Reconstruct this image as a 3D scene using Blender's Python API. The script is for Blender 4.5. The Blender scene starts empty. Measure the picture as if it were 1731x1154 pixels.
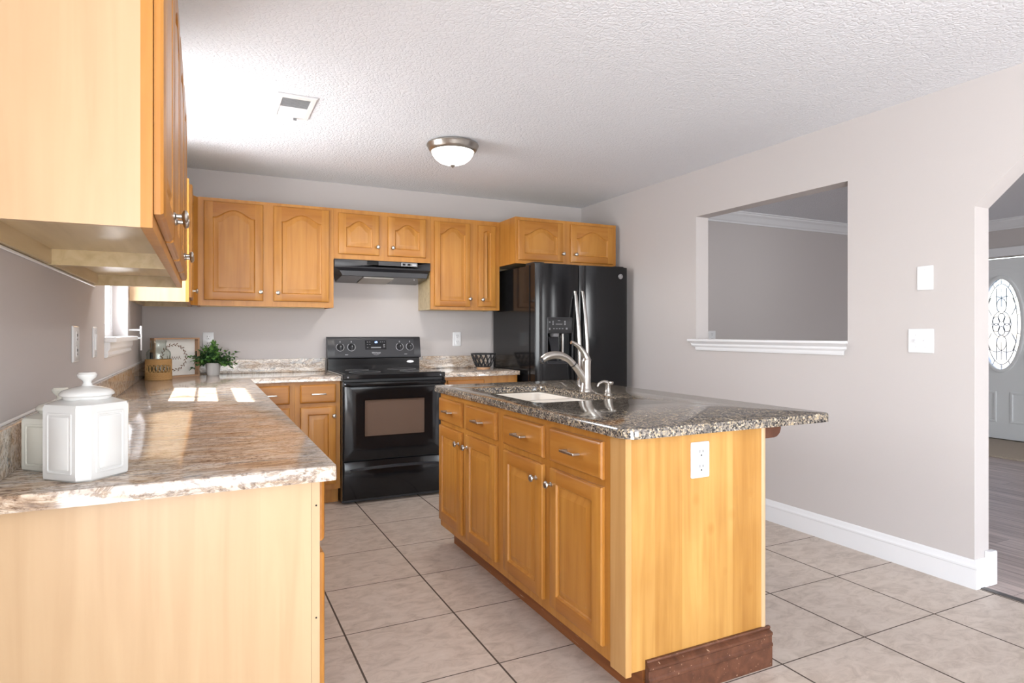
import bpy, bmesh, math, random
from mathutils import Vector, Matrix
random.seed(7)
S = bpy.context.scene
COL = S.collection
R = math.radians
PI = math.pi

# ------------------------------------------------------------------ camera
cam_d = bpy.data.cameras.new('camera'); cam = bpy.data.objects.new('camera', cam_d); COL.objects.link(cam)
cam.location = (0.3767, -5.178, 1.2224); cam.rotation_euler = (R(90), 0, R(-26.2))
cam_d.sensor_fit = 'HORIZONTAL'; cam_d.sensor_width = 36; cam_d.lens = 1057.2*36/1731
cam_d.shift_y = -15/1731; cam_d.clip_start = 0.05
S.camera = cam
S.view_settings.view_transform = 'Standard'; S.view_settings.look = 'None'
S.view_settings.gamma = 1; S.view_settings.use_curve_mapping = False
S.view_settings.exposure = 1.17

# ------------------------------------------------------------------ world and daylight
w = bpy.data.worlds.new('world'); S.world = w; w.use_nodes = True
nt = w.node_tree
bg = nt.nodes['Background']
sky = nt.nodes.new('ShaderNodeTexSky'); sky.sky_type = 'NISHITA'; sky.sun_disc = False
sky.sun_elevation = R(50); sky.sun_rotation = R(60); sky.air_density = 1.0
nt.links.new(sky.outputs[0], bg.inputs[0]); bg.inputs[1].default_value = 0.30

def light(kind, name, loc, energy, color=(1, 1, 1), **kw):
    d = bpy.data.lights.new(name, kind); d.energy = energy; d.color = color
    o = bpy.data.objects.new(name, d); COL.objects.link(o); o.location = loc
    for k, v in kw.items():
        if k == 'aim':
            o.rotation_euler = (-Vector(v)).to_track_quat('Z', 'Y').to_euler()
        else:
            setattr(d, k, v)
    return o
light('SUN', 'sun', (-4, 3, 6), 13.0, (1, .95, .88), aim=(1, -.54, -1.4), angle=R(0.6))
# daylight standing in the glazed openings of the dining end, behind the camera
light('AREA', 'daylight_patio_door', (-.20, -6.45, 1.1), 104, (.93, .965, 1), aim=(1, 0.25, 0.55), shape='RECTANGLE', size=1.85, size_y=1.95)
light('AREA', 'daylight_dining_window', (1.5, -8.60, 1.35), 60, (.93, .965, 1), aim=(0, 1, 0.45), shape='RECTANGLE', size=2.3, size_y=1.45)
light('AREA', 'daylight_kitchen_window', (-.24, -1.40, 1.68), 24, (.94, .97, 1), aim=(1, -.15, .12), shape='RECTANGLE', size=.9, size_y=.9)
light('AREA', 'added_hall_fill', (6.0, -8.60, 1.4), 66, (.96, .97, 1), aim=(0, 1, 0), shape='RECTANGLE', size=1.6, size_y=1.5)  # added fill lamp to brighten the hall; its window is unseen

# ------------------------------------------------------------------ materials
def new_mat(name):
    m = bpy.data.materials.new(name); m.use_nodes = True
    n = m.node_tree.nodes; return m, n, m.node_tree.links, n['Principled BSDF']
def setp(b, col=None, rough=None, metal=None, **kw):
    if col is not None: b.inputs['Base Color'].default_value = (*col, 1)
    if rough is not None: b.inputs['Roughness'].default_value = rough
    if metal is not None: b.inputs['Metallic'].default_value = metal
    for k, v in kw.items(): b.inputs[k].default_value = v
def plain(name, col, rough=.5, metal=0, bump=None, **kw):
    m, n, l, b = new_mat(name); setp(b, col, rough, metal, **kw)
    nz = n.new('ShaderNodeTexNoise'); nz.inputs['Scale'].default_value = bump[0] if bump else 60
    nz.inputs['Detail'].default_value = 4
    tc = n.new('ShaderNodeTexCoord'); l.new(tc.outputs['Object'], nz.inputs['Vector'])
    bp = n.new('ShaderNodeBump'); bp.inputs['Strength'].default_value = bump[1] if bump else .015
    bp.inputs['Distance'].default_value = bump[2] if bump else .001
    l.new(nz.outputs['Fac'], bp.inputs['Height']); l.new(bp.outputs[0], b.inputs['Normal'])
    return m
def ramp(n, stops, interp='LINEAR'):
    r = n.new('ShaderNodeValToRGB'); e = r.color_ramp.elements; r.color_ramp.interpolation = interp
    while len(e) > 1: e.remove(e[0])
    e[0].position = stops[0][0]; e[0].color = (*stops[0][1], 1)
    for p, c in stops[1:]:
        x = e.new(p); x.color = (*c, 1)
    return r
def mapped(n, l, scale, rot=(0, 0, 0), rand=True, coord='Object'):
    tc = n.new('ShaderNodeTexCoord'); mp = n.new('ShaderNodeMapping')
    mp.inputs['Scale'].default_value = scale; mp.inputs['Rotation'].default_value = rot
    if rand:
        oi = n.new('ShaderNodeObjectInfo'); v = n.new('ShaderNodeVectorMath'); v.operation = 'ADD'
        mu = n.new('ShaderNodeMath'); mu.operation = 'MULTIPLY'; mu.inputs[1].default_value = 37
        l.new(oi.outputs['Random'], mu.inputs[0]); l.new(mu.outputs[0], v.inputs[1]); l.new(tc.outputs[coord], v.inputs[0])
        l.new(v.outputs[0], mp.inputs['Vector'])
    else:
        l.new(tc.outputs[coord], mp.inputs['Vector'])
    return mp
def wood(name, dark, mid, lite, grain='z', rough=.34, knots=.25, strips=None, scuff=False):
    m, n, l, b = new_mat(name)
    sc = {'z': (17, 17, 1.0), 'x': (1.0, 17, 17), 'y': (17, 1.0, 17)}[grain]
    mp = mapped(n, l, sc)
    n1 = n.new('ShaderNodeTexNoise'); n1.inputs['Scale'].default_value = 1.6; n1.inputs['Detail'].default_value = 5; n1.inputs['Distortion'].default_value = .6
    l.new(mp.outputs[0], n1.inputs['Vector'])
    r1 = ramp(n, [(.30, dark), (.5, mid), (.72, lite)]); l.new(n1.outputs['Fac'], r1.inputs[0])
    mp2 = mapped(n, l, (5, 5, 2.4) if grain == 'z' else (2.4, 5, 5))
    n2 = n.new('ShaderNodeTexNoise'); n2.inputs['Scale'].default_value = 1.3; n2.inputs['Detail'].default_value = 2
    l.new(mp2.outputs[0], n2.inputs['Vector'])
    mx = n.new('ShaderNodeMix'); mx.data_type = 'RGBA'; mx.blend_type = 'MULTIPLY'
    r2 = ramp(n, [(.32, (.80, .72, .62)), (.55, (1, 1, 1))]); l.new(n2.outputs['Fac'], r2.inputs[0])
    mx.inputs[0].default_value = knots*2; l.new(r1.outputs[0], mx.inputs[6]); l.new(r2.outputs[0], mx.inputs[7])
    out = mx.outputs[2]
    if strips:
        tc = n.new('ShaderNodeTexCoord'); sp = n.new('ShaderNodeSeparateXYZ'); l.new(tc.outputs['Object'], sp.inputs[0])
        mu = n.new('ShaderNodeMath'); mu.operation = 'MULTIPLY'; mu.inputs[1].default_value = strips[1]
        l.new(sp.outputs[strips[0]], mu.inputs[0])
        wn = n.new('ShaderNodeTexWhiteNoise'); wn.noise_dimensions = '1D'
        fl = n.new('ShaderNodeMath'); fl.operation = 'FLOOR'; l.new(mu.outputs[0], fl.inputs[0]); l.new(fl.outputs[0], wn.inputs['W'])
        r3 = ramp(n, [(0, (.80, .72, .60)), (1, (1.0, 1.0, 1.0))]); l.new(wn.outputs['Value'], r3.inputs[0])
        m3 = n.new('ShaderNodeMix'); m3.data_type = 'RGBA'; m3.blend_type = 'MULTIPLY'; m3.inputs[0].default_value = 1
        l.new(out, m3.inputs[6]); l.new(r3.outputs[0], m3.inputs[7]); out = m3.outputs[2]
        # small knots
        mp3 = mapped(n, l, (9, 9, 7)); vo = n.new('ShaderNodeTexVoronoi'); vo.inputs['Scale'].default_value = 1.0
        l.new(mp3.outputs[0], vo.inputs['Vector'])
        r4 = ramp(n, [(0.0, (.55, .40, .24)), (.10, (.82, .72, .58)), (.22, (1, 1, 1))]); l.new(vo.outputs['Distance'], r4.inputs[0])
        m4 = n.new('ShaderNodeMix'); m4.data_type = 'RGBA'; m4.blend_type = 'MULTIPLY'; m4.inputs[0].default_value = .6
        l.new(out, m4.inputs[6]); l.new(r4.outputs[0], m4.inputs[7]); out = m4.outputs[2]
    if scuff:
        mp5 = mapped(n, l, (4, 55, 55)); n5 = n.new('ShaderNodeTexNoise'); n5.inputs['Scale'].default_value = 2.2; n5.inputs['Detail'].default_value = 6; l.new(mp5.outputs[0], n5.inputs['Vector'])
        r5 = ramp(n, [(.69, (0, 0, 0)), (.71, (1, 1, 1))]); l.new(n5.outputs['Fac'], r5.inputs[0])
        m5 = n.new('ShaderNodeMix'); m5.data_type = 'RGBA'; l.new(r5.outputs[0], m5.inputs[0]); l.new(out, m5.inputs[6]); m5.inputs[7].default_value = (.46, .30, .20, 1); out = m5.outputs[2]
    l.new(out, b.inputs['Base Color'])
    setp(b, None, rough); b.inputs['Specular IOR Level'].default_value = .4
    bp = n.new('ShaderNodeBump'); bp.inputs['Strength'].default_value = .04; bp.inputs['Distance'].default_value = .001
    l.new(n1.outputs['Fac'], bp.inputs['Height']); l.new(bp.outputs[0], b.inputs['Normal'])
    return m

M = {}
HD, HM, HL = (.385, .156, .026), (.445, .192, .034), (.49, .226, .046)
M['wood'] = wood('honey_maple', HD, HM, HL)
M['wood_h'] = wood('honey_maple_cross_grain', (.355, .136, .021), (.40, .160, .027), (.445, .195, .038), 'x')
M['post'] = wood('pale_maple_post', (.44, .235, .078), (.50, .275, .098), (.54, .31, .12), knots=.15)
M['wood_dark'] = wood('stained_maple_toe', (.20, .065, .018), (.27, .095, .028), (.33, .12, .038), 'x', .4, scuff=True)
M['veneer'] = wood('maple_veneer_end', (.485, .325, .182), (.515, .350, .200), (.54, .375, .218), knots=.07)
M['veneer_strip'] = wood('maple_veneer_planks', (.44, .225, .058), (.52, .285, .080), (.58, .335, .108), knots=.30, strips=('Y', 8.6))
M['birch'] = wood('pale_birch_laminate', (.48, .36, .19), (.56, .43, .24), (.62, .49, .29), 'x', .28, .1)
M['walnut'] = wood('dark_brown_stain', (.075, .028, .015), (.11, .042, .022), (.15, .06, .032), 'x', .45, scuff=True)
M['walnut_clean'] = wood('dark_brown_bracket', (.075, .028, .015), (.10, .038, .020), (.12, .048, .026), 'x', .45)
M['tray_wood'] = wood('tray_wood', (.30, .17, .10), (.40, .24, .14), (.46, .28, .17), 'x', .6)
M['light_wood'] = wood('light_wood', (.50, .28, .15), (.60, .36, .21), (.66, .42, .26), 'x', .5)
M['nickel'] = plain('brushed_nickel', (.47, .445, .41), .30, 1, (300, .02, .0005))
M['steel'] = plain('satin_steel', (.52, .50, .48), .27, 1, (300, .02, .0005))
M['white'] = plain('white_trim_paint', (.75, .75, .765), .35)
M['plate'] = plain('white_plastic', (.76, .76, .77), .22)
M['door_white'] = plain('painted_door', (.74, .76, .77), .4)
M['black'] = plain('black_enamel', (.008, .008, .009), .12, **{'Specular IOR Level': .36})
M['black_matte'] = plain('black_satin', (.022, .022, .024), .38)
M['panel_grey'] = plain('charcoal_panel', (.024, .024, .028), .32)
M['black_glass'] = plain('black_ceran_glass', (.006, .006, .007), .04)
M['oven_glass'] = plain('oven_glass_painted_reflection', (.135, .090, .068), .09)  # brown reflection of the cabinets painted into the glass colour
M['hole'] = plain('dark_gap', (.006, .006, .006), .8)
M['mark'] = plain('printed_white_marks', (.60, .60, .62), .5)
M['mark_dim'] = plain('printed_grey_marks', (.22, .22, .23), .5)
M['filter'] = plain('aluminium_filter_mesh', (.42, .39, .35), .45, .6, (700, .5, .002))
M['ceramic'] = plain('white_glazed_ceramic', (.64, .64, .625), .12)
M['ceramic2'] = plain('cream_glazed_ceramic', (.66, .65, .58), .15)
M['sink'] = plain('biscuit_sink', (.80, .74, .66), .22)
M['rattan'] = plain('woven_seagrass', (.50, .29, .11), .75, 0, (220, .8, .004))
M['pot'] = plain('pale_cement_pot', (.55, .53, .51), .8, 0, (60, .3, .003))
M['soil'] = plain('dark_soil', (.03, .022, .015), .9)
M['print'] = plain('white_canvas_print', (.74, .72, .68), .7)
M['ink'] = plain('brown_ink', (.16, .08, .045), .7)
M['leaf_dark'] = plain('leaf_dark', (.025, .075, .022), .45)
M['leaf_lite'] = plain('leaf_light', (.085, .20, .035), .45)
M['lead'] = plain('lead_came', (.12, .13, .14), .4, .6)
M['rug'] = plain('beige_shag_pile', (.50, .42, .33), .95, 0, (90, 1.0, .02))
M['metal_dark'] = plain('dark_strip_metal', (.10, .09, .085), .45, .4)
M['silver'] = plain('silver_badge', (.70, .70, .72), .25, .9)

def painted(name, col, scale, strength, dist, rough=.85):
    m, n, l, b = new_mat(name); setp(b, col, rough)
    mp = mapped(n, l, (1, 1, 1), rand=False)
    nz = n.new('ShaderNodeTexNoise'); nz.inputs['Scale'].default_value = scale; nz.inputs['Detail'].default_value = 3
    l.new(mp.outputs[0], nz.inputs['Vector'])
    bp = n.new('ShaderNodeBump'); bp.inputs['Strength'].default_value = strength; bp.inputs['Distance'].default_value = dist
    l.new(nz.outputs['Fac'], bp.inputs['Height']); l.new(bp.outputs[0], b.inputs['Normal'])
    return m
M['wall'] = painted('greige_wall_paint', (.52, .482, .468), 180, .10, .002)
M['eave'] = painted('eave_paint', (.6, .6, .6), 50, .1, .002)

def ceiling_mat():
    m, n, l, b = new_mat('textured_white_ceiling'); setp(b, (.77, .78, .815), .9)
    mp = mapped(n, l, (1, 1, 1), rand=False)
    nz = n.new('ShaderNodeTexNoise'); nz.inputs['Scale'].default_value = 20; nz.inputs['Detail'].default_value = 6; nz.inputs['Distortion'].default_value = 2.2
    l.new(mp.outputs[0], nz.inputs['Vector'])
    vo = n.new('ShaderNodeTexVoronoi'); vo.feature = 'DISTANCE_TO_EDGE'; vo.inputs['Scale'].default_value = 46
    l.new(mp.outputs[0], vo.inputs['Vector'])
    rr = ramp(n, [(.0, (0, 0, 0)), (.2, (1, 1, 1))]); l.new(vo.outputs['Distance'], rr.inputs[0])
    ad = n.new('ShaderNodeMath'); ad.operation = 'MULTIPLY_ADD'; ad.inputs[1].default_value = .35
    l.new(rr.outputs[0], ad.inputs[0]); l.new(nz.outputs['Fac'], ad.inputs[2])
    bp = n.new('ShaderNodeBump'); bp.inputs['Strength'].default_value = .42; bp.inputs['Distance'].default_value = .012
    l.new(ad.outputs[0], bp.inputs['Height']); l.new(bp.outputs[0], b.inputs['Normal'])
    return m
M['ceiling'] = ceiling_mat()

def tile_mat():
    T, X0, Y0 = .4676, 1.3542, -2.6133
    m, n, l, b = new_mat('beige_floor_tile')
    tc = n.new('ShaderNodeTexCoord'); sp = n.new('ShaderNodeSeparateXYZ'); l.new(tc.outputs['Object'], sp.inputs[0])
    def edge(out, off, wdt):
        a = n.new('ShaderNodeMath'); a.operation = 'SUBTRACT'; a.inputs[1].default_value = off; l.new(out, a.inputs[0])
        d = n.new('ShaderNodeMath'); d.operation = 'DIVIDE'; d.inputs[1].default_value = T; l.new(a.outputs[0], d.inputs[0])
        pp = n.new('ShaderNodeMath'); pp.operation = 'PINGPONG'; pp.inputs[1].default_value = .5; l.new(d.outputs[0], pp.inputs[0])
        lt = n.new('ShaderNodeMath'); lt.operation = 'LESS_THAN'; lt.inputs[1].default_value = wdt/T/2; l.new(pp.outputs[0], lt.inputs[0])
        fl = n.new('ShaderNodeMath'); fl.operation = 'FLOOR'; l.new(d.outputs[0], fl.inputs[0])
        return lt.outputs[0], fl.outputs[0]
    ex, ix = edge(sp.outputs['X'], X0, .0075); ey, iy = edge(sp.outputs['Y'], Y0, .0050)
    mxm = n.new('ShaderNodeMath'); mxm.operation = 'MAXIMUM'; l.new(ex, mxm.inputs[0]); l.new(ey, mxm.inputs[1])
    cid = n.new('ShaderNodeCombineXYZ'); l.new(ix, cid.inputs[0]); l.new(iy, cid.inputs[1])
    wn = n.new('ShaderNodeTexWhiteNoise'); l.new(cid.outputs[0], wn.inputs['Vector'])
    vs = n.new('ShaderNodeVectorMath'); vs.operation = 'MULTIPLY_ADD'; vs.inputs[1].default_value = (9, 9, 9)
    l.new(wn.outputs['Color'], vs.inputs[0]); l.new(tc.outputs['Object'], vs.inputs[2])
    mp = n.new('ShaderNodeMapping'); mp.inputs['Scale'].default_value = (8, 13, 8); l.new(vs.outputs[0], mp.inputs['Vector'])
    n1 = n.new('ShaderNodeTexNoise'); n1.inputs['Scale'].default_value = 1.4; n1.inputs['Detail'].default_value = 9; n1.inputs['Roughness'].default_value = .68; n1.inputs['Distortion'].default_value = .8
    l.new(mp.outputs[0], n1.inputs['Vector'])
    r = ramp(n, [(.26, (.36, .295, .245)), (.42, (.47, .395, .335)), (.54, (.55, .47, .405)), (.78, (.62, .545, .48))]); l.new(n1.outputs['Fac'], r.inputs[0])
    mx = n.new('ShaderNodeMix'); mx.data_type = 'RGBA'; l.new(mxm.outputs[0], mx.inputs[0]); l.new(r.outputs[0], mx.inputs[6]); mx.inputs[7].default_value = (.075, .055, .042, 1)
    l.new(mx.outputs[2], b.inputs['Base Color'])
    rr = n.new('ShaderNodeMapRange'); l.new(mxm.outputs[0], rr.inputs[0]); rr.inputs[3].default_value = .42; rr.inputs[4].default_value = .9
    l.new(rr.outputs[0], b.inputs['Roughness'])
    h = n.new('ShaderNodeMath'); h.operation = 'MULTIPLY_ADD'; h.inputs[1].default_value = -1.0; l.new(mxm.outputs[0], h.inputs[0])
    sc = n.new('ShaderNodeMath'); sc.operation = 'MULTIPLY'; sc.inputs[1].default_value = .25; l.new(n1.outputs['Fac'], sc.inputs[0]); l.new(sc.outputs[0], h.inputs[2])
    bp = n.new('ShaderNodeBump'); bp.inputs['Strength'].default_value = .35; bp.inputs['Distance'].default_value = .003
    l.new(h.outputs[0], bp.inputs['Height']); l.new(bp.outputs[0], b.inputs['Normal'])
    return m
M['tile'] = tile_mat()

def plank_mat():
    m, n, l, b = new_mat('grey_vinyl_plank')
    mp = mapped(n, l, (1, 1, 1), (0, 0, R(90)), rand=False)
    br = n.new('ShaderNodeTexBrick'); br.inputs['Scale'].default_value = 1; br.inputs['Brick Width'].default_value = 1.2; br.inputs['Row Height'].default_value = .15
    br.inputs['Mortar Size'].default_value = .0012; br.offset = .37
    br.inputs['Color1'].default_value = (.39, .315, .28, 1); br.inputs['Color2'].default_value = (.52, .43, .39, 1); br.inputs['Mortar'].default_value = (.12, .09, .08, 1)
    l.new(mp.outputs[0], br.inputs['Vector'])
    mp2 = mapped(n, l, (30, 1.4, 1), rand=False); nz = n.new('ShaderNodeTexNoise'); nz.inputs['Scale'].default_value = 1.5; nz.inputs['Detail'].default_value = 5
    l.new(mp2.outputs[0], nz.inputs['Vector']); r = ramp(n, [(.3, (.62, .60, .60)), (.7, (1.25, 1.25, 1.27))]); l.new(nz.outputs['Fac'], r.inputs[0])
    mx = n.new('ShaderNodeMix'); mx.data_type = 'RGBA'; mx.blend_type = 'MULTIPLY'; mx.inputs[0].default_value = 1
    l.new(br.outputs['Color'], mx.inputs[6]); l.new(r.outputs[0], mx.inputs[7]); l.new(mx.outputs[2], b.inputs['Base Color']); setp(b, None, .42)
    return m
M['plank'] = plank_mat()

def granite_beige():
    m, n, l, b = new_mat('beige_veined_granite')
    mp = mapped(n, l, (2.1, 5.6, 6.5), (0, 0, R(10)), rand=False)
    n1 = n.new('ShaderNodeTexNoise'); n1.inputs['Scale'].default_value = 1.25; n1.inputs['Detail'].default_value = 9; n1.inputs['Roughness'].default_value = .62; n1.inputs['Distortion'].default_value = 1.9
    l.new(mp.outputs[0], n1.inputs['Vector'])
    r1 = ramp(n, [(.22, (.09, .07, .058)), (.33, (.26, .19, .145)), (.39, (.51, .385, .28)), (.45, (.65, .54, .43)), (.51, (.55, .485, .43)), (.57, (.72, .625, .52)), (.62, (.36, .355, .36)), (.68, (.66, .60, .53)), (.80, (.78, .72, .65))])
    l.new(n1.outputs['Fac'], r1.inputs[0])
    # thin dark and rusty veins
    mp2 = mapped(n, l, (2.6, 8, 9), (0, 0, R(13)), rand=False)
    n2 = n.new('ShaderNodeTexNoise'); n2.inputs['Scale'].default_value = 1.6; n2.inputs['Detail'].default_value = 10; n2.inputs['Roughness'].default_value = .72; n2.inputs['Distortion'].default_value = 2.2
    l.new(mp2.outputs[0], n2.inputs['Vector'])
    r2 = ramp(n, [(.445, (1, 1, 1)), (.487, (.50, .38, .28)), (.50, (.20, .16, .14)), (.512, (.45, .40, .38)), (.55, (1, 1, 1))]); l.new(n2.outputs['Fac'], r2.inputs[0])
    mx = n.new('ShaderNodeMix'); mx.data_type = 'RGBA'; mx.blend_type = 'MULTIPLY'; mx.inputs[0].default_value = .72
    l.new(r1.outputs[0], mx.inputs[6]); l.new(r2.outputs[0], mx.inputs[7])
    # grain speckle
    mp3 = mapped(n, l, (95, 110, 110), rand=False); n3 = n.new('ShaderNodeTexNoise'); n3.inputs['Scale'].default_value = 1; n3.inputs['Detail'].default_value = 3
    l.new(mp3.outputs[0], n3.inputs['Vector']); r3 = ramp(n, [(.32, (.45, .38, .34)), (.45, (1, 1, 1)), (.64, (1.0, 1.0, 1.0)), (.75, (1.25, 1.22, 1.18))]); l.new(n3.outputs['Fac'], r3.inputs[0])
    m2 = n.new('ShaderNodeMix'); m2.data_type = 'RGBA'; m2.blend_type = 'MULTIPLY'; m2.inputs[0].default_value = .8
    l.new(mx.outputs[2], m2.inputs[6]); l.new(r3.outputs[0], m2.inputs[7])
    l.new(m2.outputs[2], b.inputs['Base Color']); setp(b, None, .09)
    return m
M['granite_beige'] = granite_beige()

def granite_dark():
    m, n, l, b = new_mat('brown_speckled_granite')
    mp = mapped(n, l, (1, 1, 1), rand=False)
    v1 = n.new('ShaderNodeTexVoronoi'); v1.inputs['Scale'].default_value = 175; v1.inputs['Randomness'].default_value = 1
    l.new(mp.outputs[0], v1.inputs['Vector'])
    sp = n.new('ShaderNodeSeparateColor'); l.new(v1.outputs['Color'], sp.inputs[0])
    r1 = ramp(n, [(.0, (.028, .026, .026)), (.17, (.095, .085, .078)), (.36, (.17, .152, .138)), (.58, (.24, .208, .172)), (.76, (.37, .30, .205)), (.92, (.50, .43, .33))], 'CONSTANT'); l.new(sp.outputs[0], r1.inputs[0])
    n2 = n.new('ShaderNodeTexNoise'); n2.inputs['Scale'].default_value = 40; n2.inputs['Detail'].default_value = 4; l.new(mp.outputs[0], n2.inputs['Vector'])
    r2 = ramp(n, [(.35, (.55, .55, .56)), (.6, (1.15, 1.12, 1.08))]); l.new(n2.outputs['Fac'], r2.inputs[0])
    mx = n.new('ShaderNodeMix'); mx.data_type = 'RGBA'; mx.blend_type = 'MULTIPLY'; mx.inputs[0].default_value = 1
    l.new(r1.outputs[0], mx.inputs[6]); l.new(r2.outputs[0], mx.inputs[7])
    l.new(mx.outputs[2], b.inputs['Base Color']); setp(b, None, .10); b.inputs['Specular IOR Level'].default_value = .75
    return m
M['granite_dark'] = granite_dark()

def thin_glass(name, tint=(1, 1, 1), refl=.9):
    m, n, l, b = new_mat(name); n.remove(b); o = n['Material Output']
    t = n.new('ShaderNodeBsdfTransparent')
    lw = n.new('ShaderNodeLayerWeight'); lw.inputs[0].default_value = .5
    tr_ = ramp(n, [(0, tint), (.6, tint), (1, tuple(c**(1 if c > .99 else 9) for c in tint))]); l.new(lw.outputs['Facing'], tr_.inputs[0]); l.new(tr_.outputs[0], t.inputs[0])
    g = n.new('ShaderNodeBsdfGlossy'); g.inputs['Roughness'].default_value = .02
    f = n.new('ShaderNodeLayerWeight'); f.inputs[0].default_value = .5
    pw = n.new('ShaderNodeMath'); pw.operation = 'POWER'; pw.inputs[1].default_value = 5; l.new(f.outputs['Facing'], pw.inputs[0])
    mu = n.new('ShaderNodeMath'); mu.operation = 'MULTIPLY_ADD'; mu.inputs[1].default_value = refl*.8; mu.inputs[2].default_value = .035*refl; l.new(pw.outputs[0], mu.inputs[0])
    mx = n.new('ShaderNodeMixShader'); l.new(mu.outputs[0], mx.inputs[0]); l.new(t.outputs[0], mx.inputs[1]); l.new(g.outputs[0], mx.inputs[2])
    l.new(mx.outputs[0], o.inputs[0]); return m
M['pane'] = thin_glass('window_pane')
M['jar_glass'] = thin_glass('clear_jar_glass', (.93, .95, .94), 1.0)
def emit(name, col, strength, rough=.3):
    m, n, l, b = new_mat(name); setp(b, (.9, .9, .88), rough)
    b.inputs['Emission Color'].default_value = (*col, 1); b.inputs['Emission Strength'].default_value = strength; return m
M['dome'] = emit('lit_frosted_glass', (1, .96, .9), 1.3)
M['blue_led'] = emit('blue_display_digits', (.10, .28, 1), 2.5)
def leaded():
    m, n, l, b = new_mat('bevelled_leaded_glass'); n.remove(b); o = n['Material Output']
    mp = mapped(n, l, (1, 16, 16), rand=False); vo = n.new('ShaderNodeTexVoronoi'); vo.inputs['Scale'].default_value = 1; l.new(mp.outputs[0], vo.inputs['Vector'])
    r = ramp(n, [(0, (.62, .66, .74)), (1, (1, 1, 1))]); sp = n.new('ShaderNodeSeparateColor'); l.new(vo.outputs['Color'], sp.inputs[0]); l.new(sp.outputs[0], r.inputs[0])
    t = n.new('ShaderNodeBsdfTranslucent'); l.new(r.outputs[0], t.inputs[0])
    tr = n.new('ShaderNodeBsdfTransparent'); l.new(r.outputs[0], tr.inputs[0])
    mx = n.new('ShaderNodeMixShader'); mx.inputs[0].default_value = .6; l.new(t.outputs[0], mx.inputs[1]); l.new(tr.outputs[0], mx.inputs[2])
    l.new(mx.outputs[0], o.inputs[0]); return m
M['leaded'] = leaded()

# ------------------------------------------------------------------ mesh helpers
def obj(name, bm, mats, parent=None, loc=(0, 0, 0), rz=0, smooth=None, **props):
    bmesh.ops.remove_doubles(bm, verts=bm.verts, dist=1e-6)
    bmesh.ops.recalc_face_normals(bm, faces=bm.faces)
    me = bpy.data.meshes.new(name)
    if smooth is not None:
        for f in bm.faces: f.smooth = True
    bm.to_mesh(me); bm.free()
    if smooth is not None: me.set_sharp_from_angle(angle=R(smooth))
    for m in (mats if isinstance(mats, (list, tuple)) else [mats]): me.materials.append(m)
    o = bpy.data.objects.new(name, me); COL.objects.link(o)
    o.location = loc; o.rotation_euler = (0, 0, rz)
    if parent: o.parent = parent
    for k, v in props.items(): o[k] = v
    return o
def thing(name, label, cat, loc=(0, 0, 0), rz=0, group=None):
    o = bpy.data.objects.new(name, None); COL.objects.link(o); o.empty_display_size = .1
    o.location = loc; o.rotation_euler = (0, 0, rz); o['label'] = label; o['category'] = cat
    if group: o['group'] = group
    return o
def tag(o, label, cat, group=None):
    o['label'] = label; o['category'] = cat
    if group: o['group'] = group
    return o
def struct(name, bm, m, parent=None, smooth=None):
    o = obj(name, bm, m, parent, smooth=smooth)
    if parent is None: o['kind'] = 'structure'
    return o
def B(): return bmesh.new()
def box(bm, x0, x1, y0, y1, z0, z1, bev=0, mi=0, seg=1):
    r = bmesh.ops.create_cube(bm, size=1)
    vs = r['verts']
    bmesh.ops.scale(bm, vec=(abs(x1-x0), abs(y1-y0), abs(z1-z0)), verts=vs)
    bmesh.ops.translate(bm, vec=((x0+x1)/2, (y0+y1)/2, (z0+z1)/2), verts=vs)
    fs = list({f for v in vs for f in v.link_faces})
    for f in fs: f.material_index = mi
    if bev:
        es = list({e for v in vs for e in v.link_edges})
        r2 = bmesh.ops.bevel(bm, geom=es, offset=bev, segments=seg, affect='EDGES', profile=.6)
        for f in r2['faces']: f.material_index = mi
    return bm
def bx(*a, **k): return box(B(), *a, **k)
def lathe(bm, prof, c=(0, 0, 0), seg=32, axis='z', mi=0, cap=True):
    def P(r, h, a):
        u, v = r*math.cos(a), r*math.sin(a)
        p = {'z': (u, v, h), 'y': (u, h, v), 'x': (h, u, v)}[axis]
        return Vector(p)+Vector(c)
    rings = []
    for r, h in prof:
        rings.append([bm.verts.new(P(r, h, 2*PI*i/seg)) for i in range(seg)] if r > 1e-6 else [bm.verts.new(P(0, h, 0))])
    for a, b in zip(rings, rings[1:]):
        for i in range(seg):
            j = (i+1) % seg
            if len(a) == 1 and len(b) == 1: continue
            f = [a[0], b[i], b[j]] if len(a) == 1 else ([a[i], a[j], b[0]] if len(b) == 1 else [a[i], a[j], b[j], b[i]])
            bm.faces.new(f).material_index = mi
    if cap:
        for rg in (rings[0], rings[-1]):
            if len(rg) > 1: bm.faces.new(rg).material_index = mi
    return bm
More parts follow.
